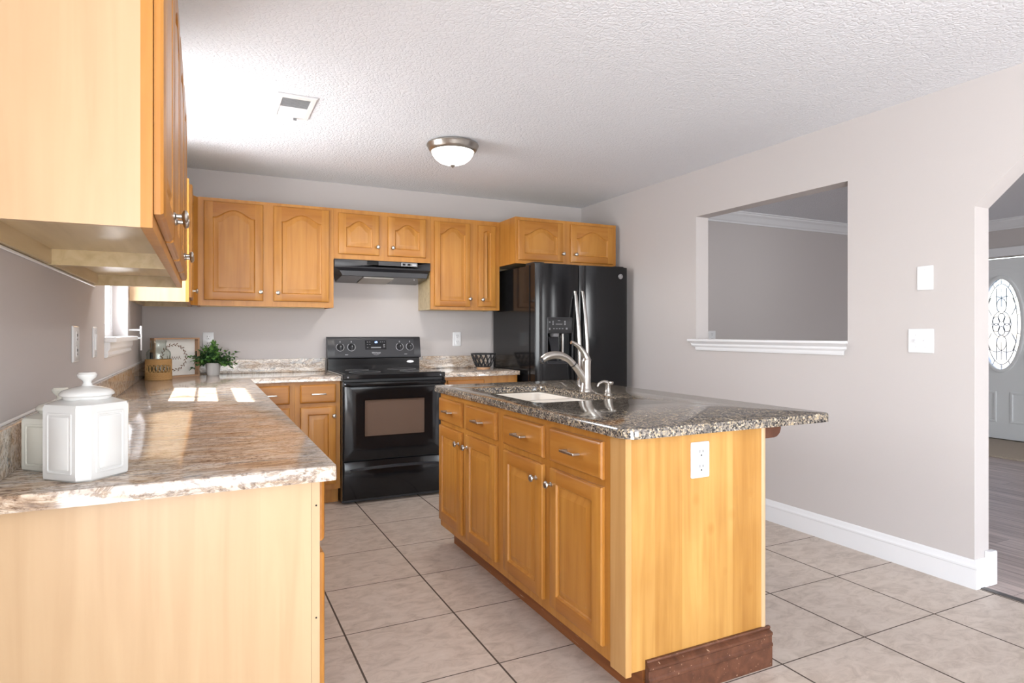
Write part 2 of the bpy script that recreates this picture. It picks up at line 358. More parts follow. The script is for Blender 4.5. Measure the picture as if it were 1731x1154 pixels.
def tube(bm, pts, rad, seg=12, mi=0, closed=False, flat=1.0, up=None):
    pts = [Vector(p) for p in pts]; n = len(pts)
    if not isinstance(rad, (list, tuple)): rad = [rad]*n
    rings = []; ref = Vector(up) if up else None
    for i, p in enumerate(pts):
        if closed: t = (pts[(i+1) % n]-pts[i-1]).normalized()
        else: t = (pts[min(i+1, n-1)]-pts[max(i-1, 0)]).normalized()
        if ref is None:
            ref = Vector((0, 0, 1)) if abs(t.z) < .9 else Vector((1, 0, 0))
        a = (ref-t*ref.dot(t))
        if a.length < 1e-5: a = t.orthogonal()
        a.normalize(); b = t.cross(a)
        if up is None: ref = a
        rings.append([bm.verts.new(p+(a*math.cos(2*PI*k/seg)*flat+b*math.sin(2*PI*k/seg))*rad[i]) for k in range(seg)])
    for i in range(n if closed else n-1):
        a, b = rings[i], rings[(i+1) % n]
        for k in range(seg): bm.faces.new([a[k], a[(k+1) % seg], b[(k+1) % seg], b[k]]).material_index = mi
    if not closed:
        bm.faces.new(rings[0]).material_index = mi; bm.faces.new(rings[-1]).material_index = mi
    return bm
def loft(bm, loops, mi=0, cap0=True, cap1=True):
    rs = [[bm.verts.new(p) for p in lp] for lp in loops]
    n = len(rs[0])
    for a, b in zip(rs, rs[1:]):
        for i in range(n): bm.faces.new([a[i], a[(i+1) % n], b[(i+1) % n], b[i]]).material_index = mi
    if cap0: bm.faces.new(rs[0]).material_index = mi
    if cap1: bm.faces.new(rs[-1]).material_index = mi
    return bm
def plate(outer, holes, f, t0, t1, ease=0, mi=0, bm=None):
    """2-D outline with holes, extruded between t0 and t1; f(u,v,t) gives the 3-D point; ease rounds the t1 edge."""
    bm = bm or B()
    def ring(p, t): return [bm.verts.new(f(u, v, t)) for u, v in p]
    def inset(p, d):
        n = len(p); out = []
        ar = sum(p[i][0]*p[(i+1) % n][1]-p[(i+1) % n][0]*p[i][1] for i in range(n))
        sg = 1 if ar > 0 else -1
        for i in range(n):
            a = Vector(p[i])-Vector(p[i-1]); b = Vector(p[(i+1) % n])-Vector(p[i])
            a.normalize(); b.normalize()
            na = Vector((-a.y, a.x))*sg; nb = Vector((-b.y, b.x))*sg
            q = (na+nb); k = max(.3, 1+na.dot(nb)); q = q*(1/k)
            out.append((p[i][0]+q.x*d, p[i][1]+q.y*d))
        return out
    e0, e1 = [], []
    for p, hole in [(outer, False)]+[(h, True) for h in holes]:
        d = -ease if hole else ease
        ts = [(p, t0)]
        if ease:
            s = 1 if t1 > t0 else -1
            ts += [(p, t1-s*ease), (inset(p, d*.3), t1-s*ease*.3), (inset(p, d), t1)]
        else: ts += [(p, t1)]
        rs = [ring(q, t) for q, t in ts]
        n = len(p)
        for a, b in zip(rs, rs[1:]):
            for i in range(n): bm.faces.new([a[i], a[(i+1) % n], b[(i+1) % n], b[i]]).material_index = mi
        for i in range(n):
            e0.append(bm.edges.get((rs[0][i], rs[0][(i+1) % n]))); e1.append(bm.edges.get((rs[-1][i], rs[-1][(i+1) % n])))
    for e in (e0, e1):
        if not holes:
            pass
        r = bmesh.ops.triangle_fill(bm, use_beauty=True, use_dissolve=False, edges=e)
        for g in r['geom']:
            if isinstance(g, bmesh.types.BMFace): g.material_index = mi
    return bm
XY = lambda u, v, t: (u, v, t)
YZ = lambda u, v, t: (t, u, v)
XZ = lambda u, v, t: (u, t, v)
def rrect(x0, x1, y0, y1, r, n=6):
    rs = r if isinstance(r, (list, tuple)) else [r]*4
    out = []
    for (cx, cy, a0), q in zip([(x1, y0, -90), (x1, y1, 0), (x0, y1, 90), (x0, y0, 180)], rs):
        sx = -1 if cx == x1 else 1; sy = 1 if cy == y0 else -1
        if q <= 0: out.append((cx, cy)); continue
        for k in range(n+1):
            a = R(a0+90*k/n); out.append((cx+sx*q+q*math.cos(a), cy+sy*q+q*math.sin(a)))
    return out
def rect(x0, x1, y0, y1): return [(x0, y0), (x1, y0), (x1, y1), (x0, y1)]
def text_bm(txt, size, f, extrude=.0006, shear=0):
    c = bpy.data.curves.new('lettering', 'FONT'); c.body = txt; c.size = size; c.extrude = extrude; c.align_x = 'CENTER'; c.align_y = 'CENTER'; c.shear = shear; c.resolution_u = 3
    o = bpy.data.objects.new('lettering', c); COL.objects.link(o)
    bpy.context.view_layer.update()
    me = bpy.data.meshes.new_from_object(o.evaluated_get(bpy.context.evaluated_depsgraph_get()))
    bm = B(); bm.from_mesh(me)
    bpy.data.objects.remove(o); bpy.data.curves.remove(c); bpy.data.meshes.remove(me)
    for v in bm.verts: v.co = Vector(f(v.co.x, v.co.y, v.co.z))
    return bm

# ------------------------------------------------------------------ the shell
WL, WR, HR, HC = -.022, 3.68, 2.434, 2.50     # left wall, right wall, ceilings of kitchen and hall
YB = -8.5
struct('floor', bx(WL-.14, 3.735, YB, .12, -.10, 0), M['tile'])
struct('floor_hall', bx(3.735, 8.62, YB, .12, -.10, 0), M['plank'])
struct('trim_1', bx(3.700, 3.735, -4.75, -3.472, -.004, .004, bev=.002), M['metal_dark'])
struct('ceiling', bx(WL-.14, WR+.06, YB-.12, .12, HR, HR+.10), M['ceiling'])
struct('ceiling_hall', bx(WR+.06, 8.62, YB-.12, .12, HC, HC+.10), M['ceiling'])
struct('wall_back', bx(WL-.14, WR, 0, .12, -.1, HR), M['wall'])
WY0, WY1, WZ0, WZ1 = -1.865, -.93, 1.20, 2.30
struct('wall_left', plate(rect(YB, .0, -.1, HR), [rect(WY0, WY1, WZ0, WZ1), rect(-7.42, -5.5, .03, 2.08)], YZ, WL, WL-.14), M['wall'])
arch = [(.0, -.1), (-3.472, -.1), (-3.472, 1.825), (-3.705, 2.050), (-4.52, 2.050), (-4.75, 1.825), (-4.75, -.1), (YB, -.1), (YB, HC), (.0, HC)]
struct('wall_right', plate(arch, [rect(-2.815, -1.585, 1.171, 2.090)], YZ, WR, WR+.12), M['wall'])
struct('wall_front', plate(rect(WL-.14, 8.62, -.1, HC), [rect(.35, 2.65, .62, 2.08), rect(5.2, 6.8, .65, 2.15)], XZ, YB, YB-.12), M['wall'])
struct('wall_hall_back', bx(WR+.12, 8.62, -.25, -.13, -.1, HC), M['wall'])
DY0, DY1 = -1.690, -.778
struct('wall_hall_right', plate(rect(YB, -.25, -.1, HC), [rect(DY0-.02, DY1+.02, .0, 2.08)], YZ, 8.5, 8.62), M['wall'])
# roof overhang outside the left wall
struct('trim_2', bx(-.50, WL-.14, -9, 1, 2.42, 2.54), M['eave'])
# crown moulding of the hall
def crown(along, a0, a1, base, sgn):
    prof = [(0, 2.385), (.012, 2.385), (.016, 2.398), (.030, 2.410), (.062, 2.452), (.085, 2.470), (.088, 2.484), (.10, 2.488), (.10, HC), (0, HC)]
    if along == 'x': return loft(B(), [[(a, base+sgn*d, z) for d, z in prof] for a in (a0, a1)])
    return loft(B(), [[(base+sgn*d, a, z) for d, z in prof] for a in (a0, a1)])
struct('trim_3', crown('x', WR+.12, 8.5, -.25, -1), M['white'])
struct('trim_4', crown('y', YB, -.25, 8.5, -1), M['white'])
# pass-through ledge moulding
lp = [(0, 1.092), (.010, 1.092), (.014, 1.102), (.014, 1.115), (.024, 1.128), (.024, 1.140), (.042, 1.158), (.046, 1.160), (.046, 1.174), (0, 1.174)]
b = B(); loft(b, [[(WR-d, -1.585+(.004+d*.9 if d > .02 else -.020+d), z) for d, z in lp], [(WR-d, -2.815-(.004+d*.3 if d > .02 else -.020+d*.5), z) for d, z in lp]])
box(b, WR-.005, WR+.12, -2.815, -1.585, 1.160, 1.174)
struct('trim_5', b, M['white'], smooth=35)
# baseboards
bp_ = [(0, 0), (.016, 0), (.016, .094), (.019, .098), (.019, .106), (.012, .116), (.010, .128), (.004, .136), (0, .136)]
def baseboard(name, segs):
    b = B()
    for axis, base, sgn, a0, a1, e0, e1 in segs:
        lo = []
        for a, e in ((a0, e0), (a1, e1)):
            lo.append([((base+sgn*d, a+e*d, z) if axis == 'y' else (a+e*d, base+sgn*d, z)) for d, z in bp_])
        loft(b, lo)
    return struct(name, b, M['white'], smooth=30)
baseboard('baseboard_right', [('y', WR, -1, -.9, -3.472, 0, -1), ('x', -3.472, -1, WR, WR+.12, -1, 1), ('y', WR+.12, 1, -3.472, -.25, -1, 0),
                              ('y', WR, -1, -4.75, YB, 1, 0), ('x', -4.75, 1, WR, WR+.12, -1, 1)])
struct('baseboard_arch', bx(WR+.085, WR+.142, -3.500, -3.470, .004, .168, bev=.004), M['white'])
baseboard('baseboard_left', [('y', WL, 1, -3.70, -5.45, 0, 0)])
baseboard('baseboard_hall', [('x', -.25, -1, WR+.14, 8.5, 0, 0)])

# left window: recessed frame, two sashes with glazing bars, sill and apron
b = plate(rect(WY0, WY1, WZ0, WZ1), [rect(WY0+.035, WY1-.035, WZ0+.035, WZ1-.035)], YZ, WL-.14, WL-.075)
win = struct('window_1', b, M['white'])
zm = (WZ0+WZ1)/2
for k, (z0, z1, xo) in enumerate([(WZ0+.035, zm+.02, WL-.080), (zm-.02, WZ1-.035, WL-.105)]):
    o = [rect(WY0+.035, WY1-.035, z0, z1)]
    hs = rect(WY0+.078, WY1-.078, z0+.035, z1-.035)
    obj('sash', plate(o[0], [hs], YZ, xo-.024, xo), M['white'], win)
    g = bx(xo-.014, xo-.010, WY0+.07, WY1-.07, z0+.04, z1-.035)
    obj('pane', g, M['pane'], win)
    b = B()
    ym = (WY0+WY1)/2
    zz = (z0+z1)/2+.05; box(b, xo-.016, xo-.008, WY0+.07, WY1-.07, zz-.006, zz+.006)
    obj('glazing_bar', b, M['white'], win)
b = B(); box(b, WL-.078, WL+.004, WY0+.001, WY1-.001, WZ0-.018, WZ0+.0015)
box(b, WL+.0, WL+.048, WY0-.03, WY1+.045, WZ0-.022, WZ0+.002, bev=.006, seg=2)
obj('window_sill', b, M['white'], win)
b = B(); loft(b, [[(WL+d, y, z) for d, z in [(0, 1.110), (.010, 1.110), (.016, 1.120), (.012, 1.135), (.022, 1.150), (.022, 1.178), (0, 1.178)]] for y in (WY0-.02, WY1+.035)])
obj('apron', b, M['white'], win, smooth=30)
b = plate(rect(WY0-.06, WY1+.06, WZ0-.06, WZ1+.06), [rect(WY0, WY1, WZ0, WZ1)], YZ, WL-.16, WL-.135); obj('outer_frame', b, M['white'], win)
# openings of the dining end
b = plate(rect(-7.42, -5.5, .03, 2.08), [rect(-7.36, -6.49, .09, 2.02), rect(-6.43, -5.56, .09, 2.02)], YZ, WL-.10, WL-.05); struct('door_2', b, M['white'])
b = plate(rect(.35, 2.65, .62, 2.08), [rect(.40, 1.47, .67, 2.03), rect(1.53, 2.60, .67, 2.03)], XZ, YB-.09, YB-.04); struct('window_2', b, M['white'])
b = plate(rect(5.2, 6.8, .65, 2.15), [rect(5.25, 6.75, .70, 2.10)], XZ, YB-.09, YB-.04); struct('window_3', b, M['white'])  # unseen hall window, added to hold the fill lamp

# front door of the hall with its oval leaded light
OC, OZ, OA, OB = (DY0+DY1)/2, 1.318, .205, .520
def oval(a, b_, n=48): return [(OC+a*math.cos(2*PI*i/n), OZ+b_*math.sin(2*PI*i/n)) for i in range(n)]
b = plate(rect(DY0, DY1, .012, 2.065), [oval(OA, OB)], YZ, 8.585, 8.540)
door = struct('door_1', b, M['door_white'])
b = plate(oval(OA+.035, OB+.035), [oval(OA-.006, OB-.006)], YZ, 8.545, 8.522, ease=.008); obj('oval_frame', b, M['door_white'], door, smooth=40)
b = plate(oval(OA, OB), [], YZ, 8.560, 8.556); obj('leaded_glass', b, M['leaded'], door)
b = B()
def came(pts, r=.0035, closed=False): tube(b, [(8.553, OC+u, OZ+v) for u, v in pts], r, 6, closed=closed)
def ov(a, c, n=32, cx=0, cz=0, a0=0, a1=2*PI): return [(cx+a*math.cos(a0+(a1-a0)*i/n), cz+c*math.sin(a0+(a1-a0)*i/n)) for i in range(n)]
came(ov(OA-.048, OB-.06), closed=True)
for i in range(14):
    t = 2*PI*(i+.5)/14; came([((OA-.048)*math.cos(t), (OB-.06)*math.sin(t)), (OA*math.cos(t), OB*math.sin(t))])
for u in (-.05, 0, .05): came([(u, -.41), (u, -.20)]); came([(u, .20), (u, .41)])
for cz_ in (.21, -.21): came(ov(.048, .085, 20, 0, cz_), closed=True)
for i in range(6):
    t = PI*i/3; came(ov(.034, .05, 16, .062*math.sin(t), .075*math.cos(t)), closed=True)
came(ov(.095, .15), closed=True)
for s in (-1, 1):
    for q in (-1, 1): came([(s*.10, q*.10), (s*.145, q*.20), (s*.11, q*.30), (s*.05, q*.32), (0, q*.30)])
obj('lead_came', b, M['lead'], door)
for y in (-1.50, -1.02):
    b = plate(rect(y-.17, y+.17, .20, .55), [rect(y-.145, y+.145, .225, .525)], YZ, 8.542, 8.530, ease=.005); obj('panel_moulding', b, M['door_white'], door)
b = B(); tube(b, [(8.545, OC+s*.36, 1.90+.055*math.cos(s*PI)) for s in [i/12-1 for i in range(25)]], .007, 6); obj('arched_moulding', b, M['door_white'], door)
b = B(); lathe(b, [(.0, .0), (.028, .0), (.03, -.01), (.014, -.03), (.014, -.045), (.03, -.06), (.026, -.078), (0, -.08)], (8.54, DY0+.07, .96), 20, 'x'); obj('door_knob', b, M['nickel'], door, smooth=40)
b = plate([(DY0-.11, 0), (DY0-.02, 0), (DY0-.02, 2.085), (DY1+.02, 2.085), (DY1+.02, 0), (DY1+.11, 0), (DY1+.11, 2.185), (DY0-.11, 2.185)], [], YZ, 8.502, 8.478, ease=.006)
struct('trim_6', b, M['white'])

# ------------------------------------------------------------------ cabinet builders (local frame: x across, front towards -y at y=0, z up)
def door_bm(wd, h, A=0.0, stile=.055, t=.019):
    N = 26
    def lp(ins, y, a, top=None):
        x0, x1 = ins, wd-ins
        c0, c1 = max(x0, stile), min(x1, wd-stile)      # rails run between the stiles
        zt = h-ins
        p = [(x0, -y, ins), (c0, -y, ins), (c1, -y, ins), (x1, -y, ins), (x1, -y, zt-(a if ins >= stile else 0))]
        for k in range(N+1):
            u = 1-2*k/N; x = (c0+c1)/2+u*(c1-c0)/2
            f = (.5*(1+math.cos(PI*min(1, abs(u)/.88))))**.66 if a else 1
            p.append((x, -y, zt-a*(1-f)))
        p.append((x0, -y, zt-(a if ins >= stile else 0)))
        return p
    L = [lp(0, .001, 0), lp(0, t*.60, 0), lp(.0035, t*.86, 0), lp(.011, t, 0), lp(stile, t, A), lp(stile+.003, t-.007, A), lp(stile+.008, t-.0105, A), lp(stile+.0115, t-.0105, A), lp(stile+.036, t-.001, A), lp(stile+.038, t-.001, A)]
    bm = B()
    rs = [[bm.verts.new(p) for p in q] for q in L]
    n = len(rs[0])
    for li, (a, b) in enumerate(zip(rs, rs[1:])):
        for i in range(n):
            f = bm.faces.new([a[i], a[(i+1) % n], b[(i+1) % n], b[i]])
            if li <= 3 and (i == 1 or 5 <= i < n-2): f.material_index = 1
    bm.faces.new(rs[0]); bm.faces.new(rs[-1])
    bmesh.ops.remove_doubles(bm, verts=bm.verts, dist=1e-5); bmesh.ops.dissolve_degenerate(bm, edges=bm.edges, dist=1e-6)
    return bm
def drawer_bm(wd, h, t=.019):
    bm = B()
    def lp(i, y): return [(i, -y, i), (wd-i, -y, i), (wd-i, -y, h-i), (i, -y, h-i)]
    return loft(bm, [lp(0, .001), lp(0, t*.55), lp(.004, t*.84), (lp(.012, t)), lp(.014, t)])
def knob_bm(r=.0155):
    return lathe(B(), [(.0, 0), (.009, 0), (.009, -.003), (.0055, -.006), (.005, -.017), (r*.85, -.020), (r, -.024), (r*.85, -.029), (r*.5, -.0315), (0, -.032)], seg=20, axis='y')
def pull_bm(L=.098):
    b = B(); box(b, -L/2, L/2, -.031, -.024, -.005, .005, bev=.0022, seg=2)
    for s in (-1, 1): box(b, s*(L/2-.006)-.005, s*(L/2-.006)+.005, -.026, 0, -.004, .004, bev=.001)
    return b
def add_door(par, x0, x1, z0, z1, A=0, stile=.055, knob=None):
    d = obj('door', door_bm(x1-x0, z1-z0, A, stile), [M['wood'], M['wood_h']], par, (x0, 0, z0), smooth=28)
    if knob: obj('knob', knob_bm(), M['nickel'], d, (knob[0]-x0, -.019, knob[1]-z0), smooth=40, label='round brushed nickel knob')
    return d
def add_drawer(par, x0, x1, z0, z1, pull=True):
    d = obj('drawer', drawer_bm(x1-x0, z1-z0), M['wood_h'], par, (x0, 0, z0), smooth=28)
    if pull: obj('pull', pull_bm(), M['nickel'], d, ((x1-x0)/2, -.019, (z1-z0)/2), smooth=40, label='straight brushed nickel bar pull')
    return d
def frame_bm(wd, h, openings, t=.019, z0=0):
    return plate(rect(0, wd, z0, h), [rect(*o) for o in openings], XZ, t, 0)
def upper(label, loc, rz, wd, h, depth, doors, stile=.055, group='honey maple wall cabinets', side=('wood', 'wood'), lip=.044, caulk=False):
    t = thing('wall_cabinet', label, 'cabinet', loc, rz, group)
    op = [(d[0]+.012, d[1]-.012, d[2]+.012, d[3]-.012) for d in doors]
    obj('face_frame', frame_bm(wd, h, op), M['wood'], t)
    b = B(); box(b, .015, wd-.015, .019, depth, lip, h-.001); box(b, .015, wd-.015, depth-.016, depth, .002, lip)
    obj('carcass', b, M['birch'], t)
    for k, (x0, x1) in enumerate(((0, .015), (wd-.015, wd))):
        b = bx(x0, x1, .019, depth, 0, h); obj('side_panel', b, M[side[k]], t)
    if caulk:
        obj('caulk_bead', tube(B(), [(0, depth-.003, -.003), (wd, depth-.003, -.003)], .004, 6), M['white'], t)
    for x0, x1, z0, z1, A, kn in doors:
        add_door(t, x0, x1, z0, z1, A, stile, kn)
    return t

UZ, UT = 1.411, 2.166
UH = UT-UZ
# left wall, nearest the camera: two cabinets (local x runs towards the back wall)
G_UP = 'honey maple wall cabinets'
UXF = .293; UD = UXF-WL-.002
dz0, dz1 = .028, UH-.030
near = upper('plain-sided maple wall cabinet nearest the camera, filling the top left corner', (UXF, -3.880, UZ), R(90), .840, UH, UD,
      [(.018, .398, dz0, dz1, .05, (.370, .085)), (.428, .815, dz0, dz1, .05, (.456, .085))], side=('veneer', 'birch'), caulk=True)
upper('second maple wall cabinet on the left wall, between the nearest one and the window', (UXF, -3.040, UZ), R(90), .845, UH, UD,
      [(.018, .400, dz0, dz1, .05, (.372, .085)), (.430, .820, dz0, dz1, .05, (.458, .085))], side=('birch', 'birch'), caulk=True)
upper('maple wall cabinet on the left wall beyond the window, its pale side above the corner', (UXF, -.868, UZ), R(90), .866, UH, UD,
      [(.022, .470, dz0, dz1, .05, (.050, .070))], side=('veneer', 'birch'))
# back wall
BYF = -.3257
upper('two-door arched maple wall cabinet left of the range hood', (.3364, BYF, UZ), 0, 1.2562-.3364, UH, -BYF-.002,
      [(.038, .422, .040, .731, .055, (.404, .102)), (.492, .885, .040, .733, .055, (.520, .100))])
upper('short two-door maple wall cabinet directly above the range hood', (1.2572, BYF, 1.784), 0, .768, UT-1.784, -BYF-.002,
      [(.034, .346, .038, .350, .050, (.330, .102)), (.415, .727, .040, .350, .050, (.449, .103))], lip=.012)
upper('narrow two-door maple wall cabinet between the range hood and the refrigerator', (2.0264, BYF, UZ), 0, .618, UH, -BYF-.002,
      [(.031, .343, .026, .720, .055, (.335, .092)), (.417, .578, .028, .716, .012, (.450, .088))], stile=.045, side=('birch', 'birch'))
upper('deep short maple cabinet above the black refrigerator', (2.6455, -.6285, 1.787), 0, .990, UT-1.787, .626,
      [(.022, .445, .028, .352, .060, (.437, .096)), (.520, .950, .032, .354, .060, (.561, .098))], lip=.012)
# angled filler in the corner
b = loft(B(), [[(.2935, -.40, z), (.337, -.3257, z), (.337, -.31, z), (.285, -.385, z)] for z in (UZ, UT-.004)])
tag(obj('corner_filler', b, M['wood']), 'narrow angled maple strip in the corner joining the two runs of wall cabinets', 'filler strip')

# base cabinets
def base(label, loc, rz, wd, depth, fronts, h=.879, toe=True, end=None, group='honey maple base cabinets'):
    t = thing('base_cabinet', label, 'cabinet', loc, rz, group)
    z0 = .112 if toe else .0
    obj('face_frame', frame_bm(wd, h, [(f[1]+.012, f[2]-.012, f[3]+.012, f[4]-.012) for f in fronts], z0=z0), M['wood'], t)
    b = B(); box(b, .002, wd-.002, .019, depth, .112, h)
    obj('carcass', b, M['wood'], t)
    obj('toe_kick', bx(.0, wd, .075, .09, 0, .112), M['wood'], t)
    for f in fronts:
        if f[0] == 'door': add_door(t, f[1], f[2], f[3], f[4], 0, .05, f[5] if len(f) > 5 else None)
        else: add_drawer(t, f[1], f[2], f[3], f[4], len(f) < 6)
    return t
t = base('maple base cabinet nearest the camera at lower left, pale plain end panel under the granite', (.620, -3.645, 0), R(90), .900, .630,
     [('drawer', .020, .436, .722, .868, None), ('drawer', .464, .880, .722, .868), ('door', .020, .436, .150, .694), ('door', .464, .880, .150, .694)])
b = B(); box(b, -.016, 0, .019, .636, 0, .879); obj('end_panel', b, M['veneer'], t, label='pale maple end panel')
b = B(); box(b, -.016, 0, 0, .0185, 0, .879); obj('end_stile', b, M['veneer'], t)
for z in (.818, .555): obj('nail_hole', lathe(B(), [(0, -.0168), (.0022, -.0168), (.0022, -.0150)], (0, .008, z), 10, 'x'), M['hole'], t)
base('maple base cabinets running along the left wall behind the nearest end unit', (.620, -2.743, 0), R(90), 2.090, .630,
     [('drawer', .02, .50, .722, .868), ('drawer', .53, 1.01, .722, .868), ('drawer', 1.04, 1.46, .722, .868),
      ('door', .02, .50, .150, .694), ('door', .53, 1.01, .150, .694), ('door', 1.04, 1.46, .150, .694)])
base('maple base cabinet in the back corner, partly hidden by the long counter', (.625, -.6285, 0), 0, .314, .62,
     [('drawer', .012, .280, .728, .857), ('door', .012, .280, .150, .700)])
base('narrow one-drawer maple base cabinet touching the left side of the range', (.940, -.6285, 0), 0, .308, .62,
     [('drawer', .033, .276, .729, .857), ('door', .035, .276, .150, .700, (.259, .635))])
base('maple base cabinet between the range and the refrigerator, mostly behind the island', (2.020, -.6285, 0), 0, .642, .62,
     [('drawer', .037, .346, .722, .853), ('door', .037, .346, .150, .695, (.325, .635))])

# ------------------------------------------------------------------ granite counters on the walls
CT, CB = .914, .880
LX, LY, BY, RX0, RX1 = .6545, -3.6955, -.652, 1.2495, 2.0165
t = thing('countertop', 'long beige veined granite counter along the left wall and into the back corner', 'countertop', (0, 0, 0))
o = [(WL+.001, LY), (LX-.012, LY), (LX-.003, LY+.004), (LX, LY+.012), (LX, BY), (RX0, BY), (RX0, -.001), (WL+.001, -.001)]
obj('slab', plate(o, [], XY, CB, CT, ease=.004), M['granite_beige'], t, smooth=40)
t = thing('backsplash', 'long low granite upstand along the left wall above the counter', 'backsplash', (0, 0, 0), group='granite backsplashes')
b = B(); box(b, WL+.001, WL+.021, LY+.002, -.022, CT, CT+.105, bev=.002)
obj('slab', b, M['granite_beige'], t)
b = B(); tube(b, [(WL+.004, LY+.03, CT+.108), (WL+.004, -.03, CT+.108)], .004, 6); obj('caulk_bead', b, M['white'], t)
b = B(); box(b, WL+.001, RX0-.001, -.021, -.001, CT, CT+.105, bev=.002)
tag(obj('backsplash', b, M['granite_beige']), 'low granite upstand on the back wall left of the range, behind the plant', 'backsplash', 'granite backsplashes')
t = thing('countertop', 'short beige granite counter between the range and the refrigerator', 'countertop', (0, 0, 0))
obj('slab', plate(rrect(RX1, 2.677, BY, -.001, [.004, .002, .002, .002], 2), [], XY, CB, CT, ease=.004), M['granite_beige'], t, smooth=40)
b = B(); box(b, RX1, 2.677, -.021, -.001, CT, CT+.105, bev=.002)
tag(obj('backsplash', b, M['granite_beige']), 'short granite upstand on the back wall right of the range', 'backsplash', 'granite backsplashes')

# ------------------------------------------------------------------ island
IX, IY = 1.606, -1.745
isl = thing('kitchen_island', 'honey maple island cabinet with four drawers over four doors, standing mid floor', 'kitchen island', (IX, IY, 0), R(-90))
IW, ID = 1.775, .629
dr = [(.012, .357), (.422, .786), (.873, 1.239), (1.298, 1.655)]
kn = [.332, .449, 1.194, 1.317]
op = [(a+.012, c-.012, .734, .838) for a, c in dr]+[(a+.012, c-.012, .170, .680) for a, c in dr]
obj('face_frame', frame_bm(1.690, .879, op, z0=.112), M['wood'], isl)
b = plate(rect(.003, IW-.004, .019, ID-.010), [rect(.10, 1.15, .045, ID-.03)], XY, .30, .879); box(b, .003, IW-.004, .019, ID-.010, .112, .30); obj('carcass', b, M['wood'], isl)
for (a, c), k in zip(dr, kn):
    add_drawer(isl, a, c, .720, .850)
    add_door(isl, a, c, .152, .694, 0, .055, (k, .633))
b = B(); box(b, 1.690, IW+.003, -.004, .020, .100, .879, bev=.002); obj('corner_post', b, M['post'], isl, label='pale corner post')
b = B(); box(b, IW-.004, IW+.001, .020, ID-.022, .112, .879); obj('end_panel', b, M['veneer_strip'], isl, label='plank-striped maple end panel')
# local x of the end panel is its thickness; grain strips follow local y
b = B(); tube(b, [(IW-.006, ID-.012, .14), (IW-.006, ID-.012, .879)], .0125, 14); obj('edge_moulding', b, M['veneer'], isl, smooth=40)
b = B(); box(b, .02, IW-.012, .075, .090, 0, .112); box(b, IW-.027, IW-.012, .09, .2, 0, .112); obj('toe_kick', b, M['wood_dark'], isl, label='scuffed reddish brown toe kick')
b = B(); box(b, .02, IW-.02, ID-.012, ID, .0, .879); obj('back_panel', b, M['wood'], isl)
pf = [(.0, 0), (.020, 0), (.020, .072), (.023, .075), (.023, .083), (.018, .088), (.018, .110), (.022, .116), (.022, .124), (.008, .130), (.012, .138), (.010, .143), (0, .143)]
b = loft(B(), [[(IW+.001+d, y, z) for d, z in pf] for y in (.076, ID+.012)]); obj('base_moulding', b, M['walnut'], isl, label='chipped dark brown base moulding')
b = plate([(0, 0), (.092, 0), (.092, -.018), (.086, -.034), (.072, -.045), (.055, -.049), (0, -.049)], [], lambda u, v, q: (q, ID+u, .879+v), IW-.055, IW-.010); obj('bracket', b, M['walnut_clean'], isl, label='dark brown overhang bracket')
SX0, SX1, SY0, SY1 = 1.695, 2.130, -2.765, -1.975
o = rrect(1.5791, 2.5453, -3.5613, -1.6749, [.030, .05, .045, .060], 8)
tag(obj('island_countertop', plate(o, [rrect(SX0, SX1, SY0, SY1, .05, 8)], XY, .880, CT, ease=.007), M['granite_dark'], smooth=40),
    'dark brown speckled granite slab with rounded corners on top of the island', 'countertop')
# sink
t = thing('sink', 'biscuit coloured double-bowl sink set under the island granite', 'sink', (1.9125, -2.37, .879))
def sk(x, y): return (x-1.9125, y+2.37)
def srect(x0, x1, y0, y1, r): return [sk(*p) for p in rrect(x0, x1, y0, y1, r, 8)]
bw = [(SX0+.012, SX1-.012, -2.352, SY1-.010), (SX0+.012, SX1-.012, SY0+.010, -2.392)]
b = plate(srect(SX0-.02, SX1+.02, SY0-.02, SY1+.02, .06), [srect(*q, .05) for q in bw], XY, -.014, -.002, ease=.004)
obj('rim', b, M['sink'], t, smooth=40)
for q in bw:
    b = B(); loops = []
    for d, z in [(-.002, -.008), (.002, -.03), (.010, -.15), (.022, -.182), (.045, -.192), (.10, -.196)]:
        loops.append([(x, y, z) for x, y in srect(q[0]+d, q[1]-d, q[2]+d, q[3]-d, max(.01, .05-d*.1))])
    loft(b, loops, cap0=False)
    bo = obj('bowl', b, M['sink'], t, smooth=40)
    cx_, cy_ = sk((q[0]+q[1])/2, (q[2]+q[3])/2)
    obj('drain', lathe(B(), [(.0, -.194), (.036, -.194), (.042, -.1925), (.042, -.196)], (cx_, cy_, 0), 24), M['steel'], bo)
# faucet (in the plane across the island)
FX, FY = 2.176, -2.40
t = thing('faucet', 'brushed nickel pull-out faucet with curved lever behind the island sink', 'faucet', (FX, FY, CT))
obj('body', lathe(B(), [(0, 0), (.034, 0), (.034, .006), (.031, .010), (.0285, .022), (.0275, .030), (.0255, .034), (.0255, .12), (.0265, .158), (.0265, .162), (0, .162)], seg=28), M['nickel'], t, smooth=40)
def spl(ctrl, n=8):
    out = []
    P = [Vector(c) for c in ctrl]; P = [P[0]*2-P[1]]+P+[P[-1]*2-P[-2]]
    for i in range(1, len(P)-2):
        for k in range(n):
            s = k/n; p0, p1, p2, p3 = P[i-1:i+3]
            out.append(.5*((2*p1)+(-p0+p2)*s+(2*p0-5*p1+4*p2-p3)*s*s+(-p0+3*p1-3*p2+p3)*s**3))
    out.append(P[-2]); return out
def along(rs, m): return [rs[min(len(rs)-1, int(i/(m-1)*(len(rs)-1)))]*(1-((i/(m-1)*(len(rs)-1)) % 1))+rs[min(len(rs)-1, int(i/(m-1)*(len(rs)-1))+1)]*((i/(m-1)*(len(rs)-1)) % 1) for i in range(m)]
